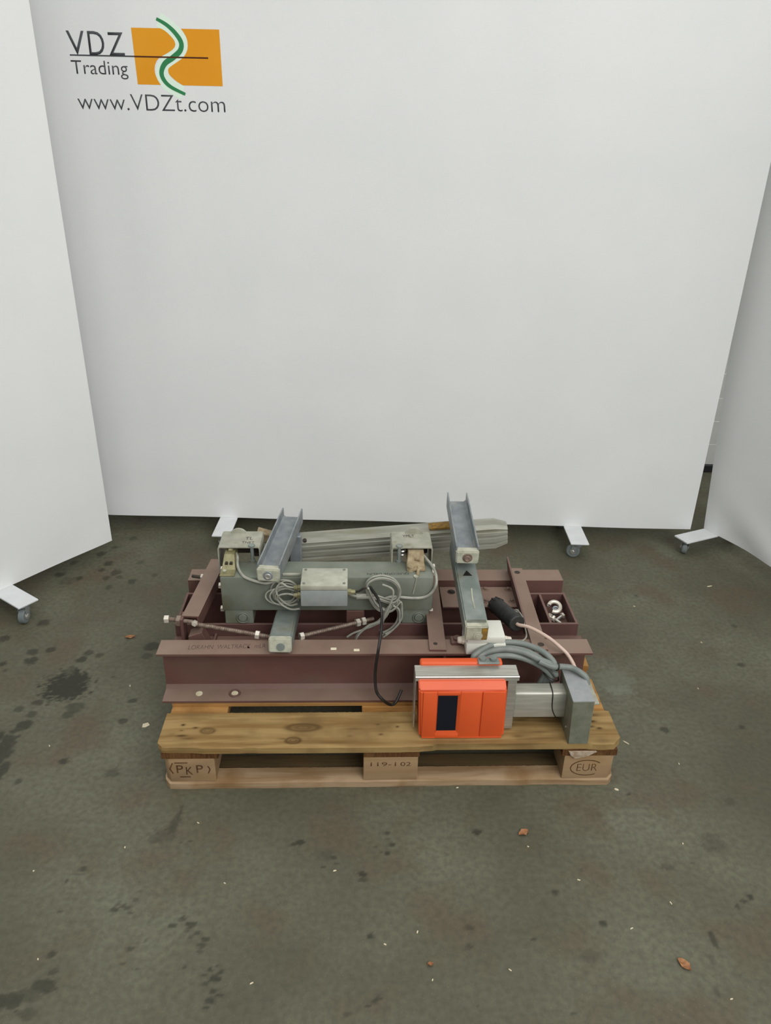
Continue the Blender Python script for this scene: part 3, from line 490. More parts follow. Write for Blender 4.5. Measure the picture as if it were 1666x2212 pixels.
# ------------------------------------------------------------------ maroon frame
ZD = .144; ZT = .307
fr = thing('base_frame', 'heavy maroon steel channel frame lying on the wooden pallet', 'steel frame', (.56, .16, ZD))
def channel(y_web, y_toe, x0, x1, z0, z1, tw=.007, tf=.009, holes=()):
    s = 1 if y_web > y_toe else -1; bm = BM()
    prof = [(y_toe, z0), (y_web, z0), (y_web, z1), (y_toe, z1), (y_toe, z1-tf*.7), (y_web-s*(tw+.010), z1-tf), (y_web-s*tw, z1-tf-.010), (y_web-s*tw, z0+tf+.010), (y_web-s*(tw+.010), z0+tf), (y_toe, z0+tf*.7)]
    b2 = bmesh.new(); A = [b2.verts.new((x0, p[0], p[1])) for p in prof]; B = [b2.verts.new((x1, p[0], p[1])) for p in prof]; n = len(prof)
    b2.faces.new(A); b2.faces.new(B[::-1])
    for i in range(n): b2.faces.new((A[i], B[i], B[(i+1) % n], A[(i+1) % n]))
    bmesh.ops.recalc_face_normals(b2, faces=b2.faces); join(bm, b2); return bm
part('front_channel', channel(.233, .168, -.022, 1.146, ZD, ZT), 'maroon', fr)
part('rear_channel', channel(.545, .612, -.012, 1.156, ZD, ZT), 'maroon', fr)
for x in (.073, .171):
    bm = BM(); cyl(bm, (x, .198, ZD+.0065), (x, .198, ZD+.0088), .0095, 24); part('bolt_hole', bm, 'chip', fr, 'round hole showing pale wood below')
bm = BM(); ring(bm, (.171, .198, ZD+.0078), (0, 0, 1), .0135, .0035, 28, 6); part('washer_mark', bm, 'maroon_d', fr)
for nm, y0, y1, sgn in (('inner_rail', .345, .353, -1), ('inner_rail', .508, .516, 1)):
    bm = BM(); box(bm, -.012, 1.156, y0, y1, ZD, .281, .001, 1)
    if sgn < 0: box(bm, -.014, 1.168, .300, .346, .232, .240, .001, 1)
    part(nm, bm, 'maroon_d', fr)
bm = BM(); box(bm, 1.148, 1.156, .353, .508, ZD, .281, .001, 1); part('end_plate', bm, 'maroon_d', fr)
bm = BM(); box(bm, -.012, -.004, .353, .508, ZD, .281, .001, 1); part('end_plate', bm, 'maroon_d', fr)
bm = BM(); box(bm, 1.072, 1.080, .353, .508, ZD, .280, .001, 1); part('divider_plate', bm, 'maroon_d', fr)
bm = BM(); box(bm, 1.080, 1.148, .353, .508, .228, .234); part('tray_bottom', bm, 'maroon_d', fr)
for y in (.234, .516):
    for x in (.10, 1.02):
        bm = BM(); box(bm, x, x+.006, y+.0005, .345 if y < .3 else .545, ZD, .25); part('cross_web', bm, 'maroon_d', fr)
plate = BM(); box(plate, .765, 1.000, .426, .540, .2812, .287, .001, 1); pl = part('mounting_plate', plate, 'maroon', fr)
for x, y in ((.908, .525), (.901, .459), (.979, .525), (.979, .459), (.800, .509)):
    bm = BM(); cyl(bm, (x, y, .287), (x, y, .2885), .012, 20); cyl(bm, (x, y, .2885), (x, y, .2935), .0065, 6, bev=.001); part('rivet', bm, 'maroon_bolt' if x > .85 else 'dark', pl)
# two crossing angle bars
def angle_bar(p0, p1, w, leg_side, drop, name='angle_bar'):
    bm = BM(); d = (Vector(p1)-Vector(p0)).normalized(); s = Vector((d.y, -d.x, 0)); a = Vector(p0); b = Vector(p1); u = Vector((0, 0, 1))
    hull6(bm, [a, a+s*w, b+s*w, b, a+u*.006, a+s*w+u*.006, b+s*w+u*.006, b+u*.006])
    o_ = s*(w-.006) if leg_side > 0 else Vector()
    q = s*.006
    hull6(bm, [a+o_-u*drop, a+o_+q-u*drop, b+o_+q-u*drop, b+o_-u*drop, a+o_, a+o_+q, b+o_+q, b+o_])
    bmesh.ops.recalc_face_normals(bm, faces=bm.faces); return bm
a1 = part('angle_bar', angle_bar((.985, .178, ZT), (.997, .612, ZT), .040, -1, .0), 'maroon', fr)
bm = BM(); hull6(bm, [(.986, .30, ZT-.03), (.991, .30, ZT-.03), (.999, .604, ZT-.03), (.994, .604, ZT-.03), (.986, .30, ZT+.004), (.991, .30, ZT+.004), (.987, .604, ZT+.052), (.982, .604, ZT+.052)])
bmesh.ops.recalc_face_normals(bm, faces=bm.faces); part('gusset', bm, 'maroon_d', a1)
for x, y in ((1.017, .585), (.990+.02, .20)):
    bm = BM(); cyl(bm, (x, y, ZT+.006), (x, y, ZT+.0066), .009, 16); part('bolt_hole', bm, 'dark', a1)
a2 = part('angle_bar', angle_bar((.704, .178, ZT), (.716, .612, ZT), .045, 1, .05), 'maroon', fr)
bm = BM(); cyl(bm, (.722, .205, ZT+.006), (.722, .205, ZT+.0066), .006, 16); part('bolt_hole', bm, 'dark', a2)
bm = BM(); box(bm, .765, .80, .205, .235, ZT, ZT+.010, .002, 1); cyl(bm, (.783, .22, ZT+.010), (.783, .22, ZT+.016), .012, 6); part('lug', bm, 'maroon_d', fr)
# white fasteners on the inside of the angle bar
for c in ((.984, .385, .295), (.983, .325, .296)):
    bm = BM(); hexbolt(bm, c, (-1, 0, .2), .010, .008); part('hex_nut', bm, 'zinc', fr)
# raised left bar with jacking bolts
p0 = Vector((.052, .275, .316)); p1 = Vector((.078, .590, .316)); bm = BM()
prof = [(-.023, 0), (-.018, 0), (-.018, .035), (.018, .035), (.018, 0), (.023, 0), (.023, .040), (-.023, .040)]
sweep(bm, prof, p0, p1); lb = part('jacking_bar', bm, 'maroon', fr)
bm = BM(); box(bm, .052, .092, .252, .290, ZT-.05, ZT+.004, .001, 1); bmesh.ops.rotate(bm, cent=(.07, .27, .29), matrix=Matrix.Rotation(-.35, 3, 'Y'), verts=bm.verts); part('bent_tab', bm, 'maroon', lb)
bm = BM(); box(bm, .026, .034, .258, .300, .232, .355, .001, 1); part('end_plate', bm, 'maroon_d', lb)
bm = BM(); hexbolt(bm, (-.008, .281, .343), (-1, -.05, 0), .0115, .012); part('hex_nut', bm, 'zinc', fr)
bm = BM(); cyl(bm, (-.010, .281, .343), (.060, .266, .343), .006, 12); hexbolt(bm, (.028, .272, .343), (-1, .15, 0), .016, .012); part('threaded_stud', bm, 'rod', fr)
bm = BM(); hexbolt(bm, (.066, .262, .343), (0, -1, .2), .009, .006); part('hex_nut', bm, 'zinc', fr)
bm = BM(); hexbolt(bm, (.050, .515, .335), (-1, .15, 0), .0115, .013); part('hex_nut', bm, 'zinc', fr)
bm = BM(); cyl(bm, (.046, .514, .335), (.008, .524, .335), .005, 10); part('threaded_stud', bm, 'dark', fr)
def rod(name, a, b, nuts, label):
    a = Vector(a); b = Vector(b); t = thing(name, label, 'rod', a)
    bm = BM(); d = (b-a).normalized(); cyl(bm, a, b, .0058, 12); n = int((b-a).length/.006)
    for i in range(n): ring(bm, a+d*(i*.006+.003), d, .0056, .0009, 10, 4)
    part('shaft', bm, 'rod', t)
    for s, r in nuts:
        bm = BM(); c = a+d*s; cyl(bm, c-d*.006, c+d*.006, r, 6, bev=.001); part('hex_nut', bm, 'zinc', t)
    return t
rod('threaded_rod', (.062, .262, .340), (.272, .236, .3145), [(.178, .012)], 'long rusty threaded rod left of the lower grey square tube, one nut near its end')
rod('threaded_rod', (.352, .240, .3125), (.556, .342, .302), [(.006, .011), (.178, .012), (.196, .012)], 'shorter threaded rod right of the lower grey square tube, nuts at both ends')
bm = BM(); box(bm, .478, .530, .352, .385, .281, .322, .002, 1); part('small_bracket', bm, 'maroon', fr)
bm = fit_text('LORAHN  WALTRACK  mLR', (.058, .190, ZT), (1, .03, 0), (0, 1, 0), .205, .018, off=-.02, th=.0002); part('handwriting', bm, 'marker_m', fr, smooth=False)
for i, (x, y) in enumerate(((.446, .190), (.508, .184))):
    bm = BM(); box(bm, x-.008, x+.008, y-.005, y+.005, ZT, ZT+.002, .0009, 1); part('paint_chip', bm, 'chip', fr)

# ------------------------------------------------------------------ grey weighing unit
wu = thing('weighing_unit', 'grey-green steel load cell box with two bracket covers standing on the frame', 'weighing device', (.426, .345, .281))
X0, X1, YF, YR, ZB, ZTT = .127, .724, .345, .436, .328, .438
bm = BM(); box(bm, X0, X1, YF, YR, ZB, ZTT, .0035, 2); body = part('box_body', bm, 'greybox', wu)
for xa, xb in ((.132, .212), (.638, .716)):
    bm = BM(); box(bm, xa, xb, YF+.004, YR-.01, .281, ZB, .002, 1); ft = part('foot', bm, 'greybox', wu)
    xm = (xa+xb)/2+.01
    bm = BM(); cyl(bm, (xm, YF+.005, .303), (xm, YF-.001, .303), .012, 20, bev=.001); ring(bm, (xm, YF, .303), (0, 1, 0), .016, .0015, 24, 6); part('foot_bolt', bm, 'greybox', ft)
for c, a in (((X0, .372, .395), -1), ((X0, .372, .318), -1), ((X0+.004, .40, .432), -1), ((X1, .415, .452-.02), 1), ((X1, .405, .418), 1), ((X1-.004, .372, .308), 1)):
    bm = BM(); cyl(bm, (c[0]-a*.002, c[1], c[2]), (c[0]+a*.010, c[1], c[2]), .0095, 6, bev=.0015); part('side_bolt', bm, 'zinc', wu)
for k_, (xa, xb) in enumerate(((.110, .231), (.608, .727))):
    zt = .487; y0, y1 = .430, .527; th = .0035
    bm = BM(); prof = [(xa, .40), (xa+th, .40), (xa+th, zt-th-.003), (xa+th+.003, zt-th), (xb-th-.003, zt-th), (xb-th, zt-th-.003), (xb-th, .40), (xb, .40), (xb, zt-.006), (xb-.002, zt-.002), (xb-.006, zt), (xa+.006, zt), (xa+.002, zt-.002), (xa, zt-.006)]
    b2 = bmesh.new(); A = [b2.verts.new((p[0], y0, p[1])) for p in prof]; B = [b2.verts.new((p[0], y1, p[1])) for p in prof]; n = len(prof)
    b2.faces.new(A); b2.faces.new(B[::-1])
    for i in range(n): b2.faces.new((A[i], A[(i+1) % n], B[(i+1) % n], B[i]))
    bmesh.ops.recalc_face_normals(b2, faces=b2.faces); join(bm, b2); br = part('bracket_cover', bm, 'bracket', wu)
    bm = BM(); xm = (xa+xb)/2+(-.012 if k_ == 0 else .01); cyl(bm, (xm, y1-.012, zt-.012), (xm, y1-.004, zt-.012), .030 if k_ else .026, 20); part('round_lug', bm, 'bracket', br)
    txts = (('TL', .165+.03, .475, .022, .016), ('TNET', .158+.03, .452, .036, .012)) if k_ == 0 else (('YMLT', .655, .492, .034, .016),)
    for s_, x, y, w, h in txts:
        bm = fit_text(s_, (x-.012, y, zt), (1, 0, 0), (0, 1, 0), w, h, off=-.01, th=.0002); part('handwriting', bm, 'marker', br, smooth=False)
    bx = xb-.024 if k_ == 0 else xa+.022
    bm = BM(); cyl(bm, (bx, .436, .432), (bx, .436, zt+.001), .0052, 12); cyl(bm, (bx, .4362, zt-.001), (bx, .4362, zt+.005), .0095, 16, bev=.001); cyl(bm, (bx, .436, .436), (bx, .436, .443), .009, 12); part('vertical_bolt', bm, 'galv_green', br)
    bm = BM(); box(bm, xa+.03, xb-.01, .485, .515, .436, .480, .003, 1); part('inner_block', bm, 'dark', br)
# left load cell (brass coloured), right load cell (tan, dusty)
bm = BM(); box(bm, .126, .167, .348, .428, .438, .4425, .001, 1); hull6(bm, [(.128, .378, .4425), (.165, .378, .4425), (.162, .47, .4425), (.131, .47, .4425), (.132, .412, .474), (.160, .412, .474), (.160, .47, .474), (.132, .47, .474)]); box(bm, .140, .154, .425, .45, .470, .482, .003, 1)
bmesh.ops.recalc_face_normals(bm, faces=bm.faces); lc = part('load_cell', bm, 'brass', wu)
bm = BM(); cyl(bm, (.137, .371, .4425), (.137, .371, .446), .0055, 14, bev=.001); part('screw', bm, 'cap', lc)
for x in (.140, .153):
    bm = BM(); cyl(bm, (x, .395, .457), (x, .388, .455), .0045, 12); part('socket', bm, 'dark', lc)
bm = BM(); box(bm, .650, .703, .376, .430, .438, .447, .003, 2); hull6(bm, [(.650, .392, .444), (.700, .392, .444), (.702, .46, .444), (.652, .46, .444), (.656, .418, .478), (.700, .418, .478), (.700, .46, .478), (.656, .46, .478)])
cyl(bm, (.661, .384, .436), (.661, .384, .455), .0105, 16, bev=.002); cyl(bm, (.682, .414, .462), (.680, .402, .458), .008, 8, bev=.001); cyl(bm, (.684, .39, .447), (.679, .352, .4395), .0045, 8)
bmesh.ops.recalc_face_normals(bm, faces=bm.faces); part('load_cell', bm, 'tan', wu)
bm = BM(); tube(bm, [(.679, .352, .4395), (.676, .345, .438), (.674, .3435, .425), (.671, .3435, .405), (.667, .3435, .385)], .0022, 6); part('dried_drip', bm, 'bracket', wu)
bm = BM(); cyl(bm, (.674, .349, .438), (.674, .349, .441), .007, 12); part('grease_blob', bm, 'cap', wu)
for zc_ in (.455, .467):
    bm = BM(); ring(bm, (.640, .452, zc_), (0, 0, 1), .009, .003, 16, 6); part('spring_coil', bm, 'steel', wu)
# junction box on the front
bm = BM(); box(bm, .357, .483, .252, .346, .402, .452, .003, 2); jb = part('junction_box', bm, 'jbox', wu)
bm = BM(); box(bm, .357, .483, .252, .346, .4525, .468, .0025, 2); jl = part('box_lid', bm, 'jlid', jb)
for x, y in ((.367, .335), (.473, .335), (.366, .263), (.474, .263)):
    bm = BM(); cyl(bm, (x, y, .467), (x, y, .4705), .0035, 12); part('lid_screw', bm, 'greybox', jb)
for x, y, z_ in ((.357, .30, .432), (.357, .29, .414)):
    bm = BM(); cyl(bm, (x, y, z_), (x-.010, y, z_), .0095, 6); cyl(bm, (x-.010, y, z_), (x-.022, y, z_), .0075, 12, .006, bev=.001); part('cable_gland', bm, 'brass', jb)
bm = BM(); cyl(bm, (.483, .30, .419), (.492, .30, .419), .0095, 6); cyl(bm, (.492, .30, .419), (.504, .30, .419), .0075, 12, .006); part('cable_gland', bm, 'brass', jb)
bm = BM(); box(bm, .30, .352, .347, .352, .440, .449, .003, 2); part('label_strip', bm, 'jlid', wu)
bm = fit_text('QUICONE DELIN', (.655, .372, ZTT), (-1, -.02, 0), (0, -1, 0), .118, .012, off=-.01, th=.0002); part('handwriting', bm, 'marker', wu, smooth=False)
# cables of the unit
def cab(pts, r=.0032, m='cable_thin', k=7, sub=6, name='cable', parent=None):
    bm = BM(); tube(bm, pts, r, k, sub); return part(name, bm, m, parent or wu)
cab([(.160, .44, .462), (.166, .425, .458), (.170, .395, .448), (.181, .366, .443), (.195, .344, .4405), (.211, .337, .436), (.231, .335, .430), (.255, .336, .424), (.285, .336, .430), (.30, .334, .420)], .0042)
cab([(.700, .43, .462), (.709, .418, .456), (.723, .395, .447), (.731, .360, .440), (.731, .339, .419), (.718, .337, .391), (.696, .337, .377), (.664, .337, .375), (.635, .336, .378), (.604, .332, .382), (.572, .327, .376), (.545, .325, .392), (.51, .318, .392), (.489, .33, .39)], .0042)
rs = random.Random(5)
for i in range(9):
    cx, cz, rx, rz = .300+rs.uniform(-.010, .016), .396+rs.uniform(-.008, .008), rs.uniform(.026, .042), rs.uniform(.020, .038); ph = rs.uniform(0, 6)
    pts = [(cx+rx*math.cos(ph+a*.7), .336-.0022*i+.003*math.sin(a), cz+rz*math.sin(ph+a*.7)) for a in range(9)]
    cab(pts, .0022)
cab([(.336, .30, .432), (.318, .305, .432), (.300, .31, .44), (.286, .312, .42), (.292, .31, .395), (.32, .305, .372), (.345, .30, .38)], .0028)
cab([(.336, .29, .414), (.318, .30, .412), (.296, .305, .405), (.288, .31, .39), (.300, .31, .37), (.325, .30, .362), (.35, .29, .37)], .0028)
R1_ = [(0.507, 0.325, 0.393), (0.539, 0.325, 0.394), (0.565, 0.325, 0.39), (0.604, 0.325, 0.376), (0.623, 0.325, 0.388), (0.628, 0.325, 0.413), (0.62, 0.325, 0.434), (0.603, 0.325, 0.449), (0.577, 0.325, 0.456), (0.551, 0.325, 0.45), (0.536, 0.325, 0.434), (0.537, 0.325, 0.413), (0.549, 0.325, 0.382), (0.569, 0.325, 0.354), (0.598, 0.325, 0.347), (0.618, 0.325, 0.361), (0.621, 0.325, 0.385)]
R2_ = [(0.536, 0.32, 0.426), (0.545, 0.32, 0.396), (0.565, 0.32, 0.365), (0.592, 0.32, 0.348), (0.614, 0.32, 0.361), (0.626, 0.32, 0.379), (0.632, 0.32, 0.35), (0.628, 0.32, 0.319), (0.613, 0.32, 0.292), (0.597, 0.32, 0.276), (0.581, 0.32, 0.26)]
R3_ = [(0.606, 0.32, 0.365), (0.619, 0.32, 0.355), (0.626, 0.32, 0.33), (0.62, 0.32, 0.303), (0.604, 0.32, 0.282), (0.584, 0.32, 0.27)]
R4_ = [(0.604, 0.31, 0.367), (0.592, 0.31, 0.333), (0.572, 0.31, 0.31), (0.533, 0.31, 0.289), (0.5, 0.31, 0.275), (0.481, 0.31, 0.261)]
R5_ = [(0.597, 0.31, 0.364), (0.572, 0.31, 0.318), (0.54, 0.31, 0.299), (0.511, 0.31, 0.27), (0.504, 0.31, 0.246), (0.51, 0.31, 0.23), (0.521, 0.31, 0.22)]
R6_ = [(0.578, 0.3, 0.442), (0.602, 0.3, 0.431), (0.609, 0.3, 0.416), (0.604, 0.3, 0.386), (0.587, 0.3, 0.34), (0.575, 0.3, 0.29)]
R_ = {'r1': R1_, 'r2': R2_, 'r3': R3_, 'r4': R4_, 'r5': R5_, 'r6': R6_}
for n_, p_ in R_.items(): cab(p_, .0030)
rs = random.Random(9)
for n_ in ('r1', 'r2', 'r3', 'r1', 'r5'):
    o_ = (rs.uniform(-.008, .008), rs.uniform(-.010, -.004), rs.uniform(-.009, .009)); cab([(p[0]+o_[0]*(1 if i_ % 2 else .6), p[1]+o_[1], p[2]+o_[2]) for i_, p in enumerate(R_[n_])], .0026)
for s_ in ((-.006, .01), (.008, .009), (.012, -.004)):
    cab([R5_[-2], (R5_[-1][0]+s_[0], R5_[-1][1]-.004, R5_[-1][2]+s_[1]*.5)], .0012, 'zinc', 5, 2, 'bare_wire')
cab([(.504, .30, .419), (.515, .298, .423), (.527, .297, .432), (.534, .297, .434)], .0034, 'dark', name='sleeved_cable')
cab([(.540, .30, .430), (.541, .322, .410), (.550, .322, .385), (.565, .32, .362)], .0032)
BLACKP = [(.545, .33, .416), (.56, .3, .409), (.57, .27, .405), (.576, .25, .381), (.574, .2, .363), (.566, .152, .337), (.559, .145, .282), (.558, .14, .24), (.563, .13, .209), (.58, .125, .186), (.6, .142, .157), (.615, .145, .162), (.631, .163, .19)]
bm = BM(); tube(bm, BLACKP, .0042, 8); single('black_cable', bm, 'cable_black', 'black cable hanging from the grey unit, its curled end in front of the maroon web', 'cable', BLACKP[0])

# ------------------------------------------------------------------ grey steel arms and tubes
def tube_section(w, h, z0=0): return rect(w, h, z0)
# left lower tube
A = Vector((.3065, .157, .3195)); B = Vector((.312, .460, .2680))
t1 = thing('square_tube', 'grey square steel tube sticking out below the grey unit onto the front channel', 'tube', A)
bm = BM(); sweep(bm, tube_section(.061, .040), A+(B-A)*.02, B, bev=.004); part('tube_body', bm, 'galv_green', t1)
bm = BM(); sweep(bm, tube_section(.060, .041), A, A+(B-A)*.06, bev=.003); cp = part('end_cap', bm, 'cap', t1, 'whitish end cap')
d = (B-A).normalized(); c = A+Vector((.002, 0, .018))
bm = BM(); cyl(bm, c+d*.002, c-d*.0012, .0105, 20); part('plug', bm, 'galv_green', cp)
def hchannel(A, B, w, h, web, t=.004, x_cap=None):
    prof = [(-w/2, 0), (-w/2+t, 0), (-w/2+t, web-.004), (-w/2+t+.004, web), (w/2-t-.004, web), (w/2-t, web-.004), (w/2-t, 0), (w/2, 0), (w/2, h), (w/2-t, h), (w/2-t, web+t+.006), (w/2-t-.006, web+t), (-w/2+t+.006, web+t), (-w/2+t, web+t+.006), (-w/2+t, h), (-w/2, h)]
    bm = BM(); sweep(bm, prof, A, B); return bm
def arm(A, B, label, bolt_m, up_parts, washer_m):
    t = thing('channel_arm', label, 'channel', A)
    bm = hchannel(A+(B-A)*.03, B, .064, .048, .013); part('channel_body', bm, 'galv', t)
    d = (B-A).normalized()
    bm = BM(); sweep(bm, [(-.031, -.001), (.031, -.001), (.032, .038), (-.032, .038)], A, A+d*.026, bev=.003); cp = part('end_cap', bm, 'cap', t, 'whitish end cap')
    s = d.cross(Vector((0, 0, 1))).normalized(); u = s.cross(d); c = A+u*.019+s*.0
    bm = BM(); cyl(bm, c, c-d*.003, .0135, 24, bev=.001); w = part('washer', bm, washer_m, cp)
    bm = BM(); ring(bm, c-d*.003-u*.002, -d, .0065, .003, 18, 8); cyl(bm, c-d*.001-u*.002, c-d*.004-u*.002, .004, 12); part('bolt_head', bm, bolt_m, cp)
    return t
lu = arm(Vector((.264, .322, .4385)), Vector((.304, .688, .4385)), 'left grey steel channel arm lying across the grey unit, bright nut in its end', 'steel', None, 'galv')
bm = BM(); box(bm, .300, .336, .588, .618, ZT, .438, .003, 1); part('upright', bm, 'galv', lu)
ru = arm(Vector((.8135, .338, .487)), Vector((.8255, .700, .490)), 'right grey steel channel arm pointing back above the long profile, rusty nut in its end', 'maroon_bolt', None, 'rod')
A = Vector((.8215, .152, .3605)); B = Vector((.817, .520, .420))
sw = part('lower_tube', (lambda bm: (sweep(bm, rect(.0605, .050), A+(B-A)*.03, B, bev=.004), bm)[1])(BM()), 'galv_green', ru)
d = (B-A).normalized(); s = d.cross(Vector((0, 0, 1))).normalized(); u = s.cross(d)
bm = BM(); sweep(bm, rect(.060, .050), A, A+d*.03, bev=.003); cp = part('end_cap', bm, 'cap', ru, 'whitish end cap, rusty at right')
bm = BM(); c = A+u*.018+s*.004; cyl(bm, c, c-d*.0015, .0125, 22); cyl(bm, c, c-d*.003, .007, 16); part('plug', bm, 'cap', sw)
bm = BM(); hull6(bm, [tuple(A-d*.0006+s*a+u*b+d*e) for e in (0.0005, 0) for a, b in ((.014, .003), (.0285, .003), (.0285, .046), (.012, .044))]); bmesh.ops.recalc_face_normals(bm, faces=bm.faces); part('rust_patch', bm, 'rust', sw)
T = A+u*.0502; nc = T+d*.205
bm = BM(); hull6(bm, [tuple(nc+s*a+d*b+u*e) for e in (-.002, .0008) for a, b in ((-.013, 0), (.013, 0), (.0005, .022), (-.0005, .022))]); bmesh.ops.recalc_face_normals(bm, faces=bm.faces); part('notch', bm, 'cable_black', sw)
bm = BM(); tube(bm, [T+d*.07+s*.002, T+d*.11+s*.001, T+d*.15+s*.004], .0022, 6); bmesh.ops.scale(bm, vec=(1, 1, 1), verts=bm.verts); part('paint_run', bm, 'cap', sw)
bm = BM(); box(bm, .800, .846, .46, .52, .44, .487, .003, 1); part('spacer', bm, 'galv_green', ru)

# long profile behind
A = Vector((.215, .655, .3105)); B = Vector((.992, .668, .372))
lp = thing('long_profile', 'long dirty aluminium profile with ridges lying behind the grey unit', 'profile', A)
prof = [(.0, 0), (.0, .012), (.004, .014), (.004, .020), (-.001, .022), (-.001, .036), (.004, .038), (.004, .044), (.000, .046), (.000, .056), (.004, .058), (.004, .064), (.002, .068), (.012, .080), (.046, .086), (.052, .080), (.052, 0)]
prof = [(p[0]-.026, p[1]) for p in prof]
d = (B-A).normalized(); bm = BM()
sd = d.cross(Vector((0, 0, 1))).normalized()      # points towards the viewer
prof2 = [(-p[0], p[1]) for p in prof]
b2 = bmesh.new(); u = sd.cross(d)
def sect(c, sc=1.0, sh=0): return [b2.verts.new(c+sd*q[0]*sc+u*((q[1]-.04)*sc+.04)) for q in prof2]
S = [sect(A+d*.0, .9), sect(A+d*.012), sect(B-d*.040), sect(B, .72)]
n = len(prof)
b2.faces.new(S[0]); b2.faces.new(S[-1][::-1])
for P_, Q_ in zip(S[:-1], S[1:]):
    for i in range(n): b2.faces.new((P_[i], P_[(i+1) % n], Q_[(i+1) % n], Q_[i]))
bmesh.ops.recalc_face_normals(b2, faces=b2.faces); join(bm, b2); part('profile_body', bm, 'alu', lp, ang=25)
bm = BM(); c = A+d*.53+u*.0835; hull6(bm, [tuple(c+d*a+sd*b_+u*e) for e in (-.004, .0022) for a, b_ in ((0, -.022), (.105, -.022), (.105, .020), (0, .020))]); bmesh.ops.recalc_face_normals(bm, faces=bm.faces); part('rust_patch', bm, 'rust', lp, 'ochre rust stain')
bm = BM(); c = A+d*.135+u*.074+sd*.018; cyl(bm, c, c+sd*.004+u*.006, .006, 12); part('screw', bm, 'dark', lp)
bm = BM(); c = A+d*.02; box(bm, .182, .232, .635, .672, .395, .425, .002, 1); bmesh.ops.rotate(bm, cent=(.2, .66, .38), matrix=Matrix.Rotation(.3, 3, 'Y'), verts=bm.verts); part('end_tab', bm, 'tan', lp)
bm = BM(); box(bm, .180, .226, .645, .680, .335, .392, .002, 1); part('end_block', bm, 'dark', lp)

# white plastic junction box under the right tube
wbx = thing('plastic_box', 'white plastic junction box on the front channel beside the right grey tube', 'junction box', (.855, .17, ZT))
bm = BM(); box(bm, .800, .906, .163, .252, ZT, .340, .003, 2); part('base', bm, 'white_plastic', wbx)
bm = BM(); box(bm, .802, .904, .167, .249, .3405, .361, .004, 2); part('lid', bm, 'white_plastic', wbx)
for a, s in ((.800, -1), (.906, 1)):
    bm = BM(); cyl(bm, (a, .195, .332), (a+s*.008, .195, .332), .0115, 8); cyl(bm, (a+s*.008, .195, .332), (a+s*.020, .195, .332), .0105, 16, .0085, bev=.0015); part('cable_gland', bm, 'ivory', wbx)
bm = BM(); tube(bm, [(.925, .195, .332), (.943, .190, .330), (.961, .203, .325), (.975, .229, .322), (.981, .286, .318), (.981, .325, .322), (.974, .36, .318), (.962, .372, .31)], .0021, 6)
part('thin_cable', bm, 'cable_thin', wbx)

# black rubber sleeve and pinkish cable
A = Vector((.926, .392, .306)); B = Vector((.950, .262, .333))
A = Vector((.914, .385, .322)); B = Vector((.955, .262, .338))
sl = thing('rubber_sleeve', 'black rubber sleeve with a pinkish cable leaving it, beside the white plastic box', 'cable connector', A)
d = (B-A).normalized()
bm = BM(); cyl(bm, A, B, .0235, 28, .024, bev=.003); part('sleeve_body', bm, 'rubber', sl)
bm = BM(); cyl(bm, A-d*.006, A+d*.012, .0215, 20, bev=.002)
for i in range(10):
    a = i*math.tau/10; s_ = d.orthogonal().normalized(); v = Matrix.Rotation(a, 3, d) @ s_
    cyl(bm, A-d*.005+v*.021, A+d*.014+v*.0235, .0028, 6)
part('ribbed_ring', bm, 'cable_black', sl)
bm = BM(); tube(bm, [B-d*.01, B+d*.006, (.978, .238, .345), (1.004, .213, .345), (1.031, .190, .338), (1.055, .170, .325), (1.072, .156, .313), (1.083, .137, .300), (1.087, .118, .291), (1.087, .105, .282)], .0050, 10)
part('pinkish_cable', bm, 'cable_pink', sl)

# ------------------------------------------------------------------ indicator on its column
ind = thing('weight_indicator', 'orange weighing display held in a stainless bracket on the pallet front', 'display', (.78, .05, ZD))
box_y0, box_y1 = .026, .092
bm = BM(); zb, zt = ZD+.0015, .312
hull6(bm, [(.671, box_y0, zb), (.893, box_y0, zb), (.893, box_y1, zb), (.671, box_y1, zb), (.665, box_y0, .2965), (.889, box_y0, .2965), (.889, box_y1, .318), (.665, box_y1, .318)])
for v in bm.verts: pass
bmesh.ops.recalc_face_normals(bm, faces=bm.faces)
fr_top = [v for v in bm.verts if v.co.z > .29 and v.co.y < .05]
for v in fr_top: v.co.z = .2965
bmesh.ops.bevel(bm, geom=bm.edges[:], offset=.005, segments=3, affect='EDGES'); case = part('case', bm, 'orange', ind)
bm = BM(); hull6(bm, [(.666, .0265, .2965), (.888, .0265, .2965), (.888, .050, .2965), (.666, .050, .2965), (.664, .046, .3165), (.887, .046, .3165), (.887, .052, .3165), (.664, .052, .3165)])
bmesh.ops.recalc_face_normals(bm, faces=bm.faces); bmesh.ops.bevel(bm, geom=bm.edges[:], offset=.003, segments=2, affect='EDGES'); part('sloped_top', bm, 'orange', case)
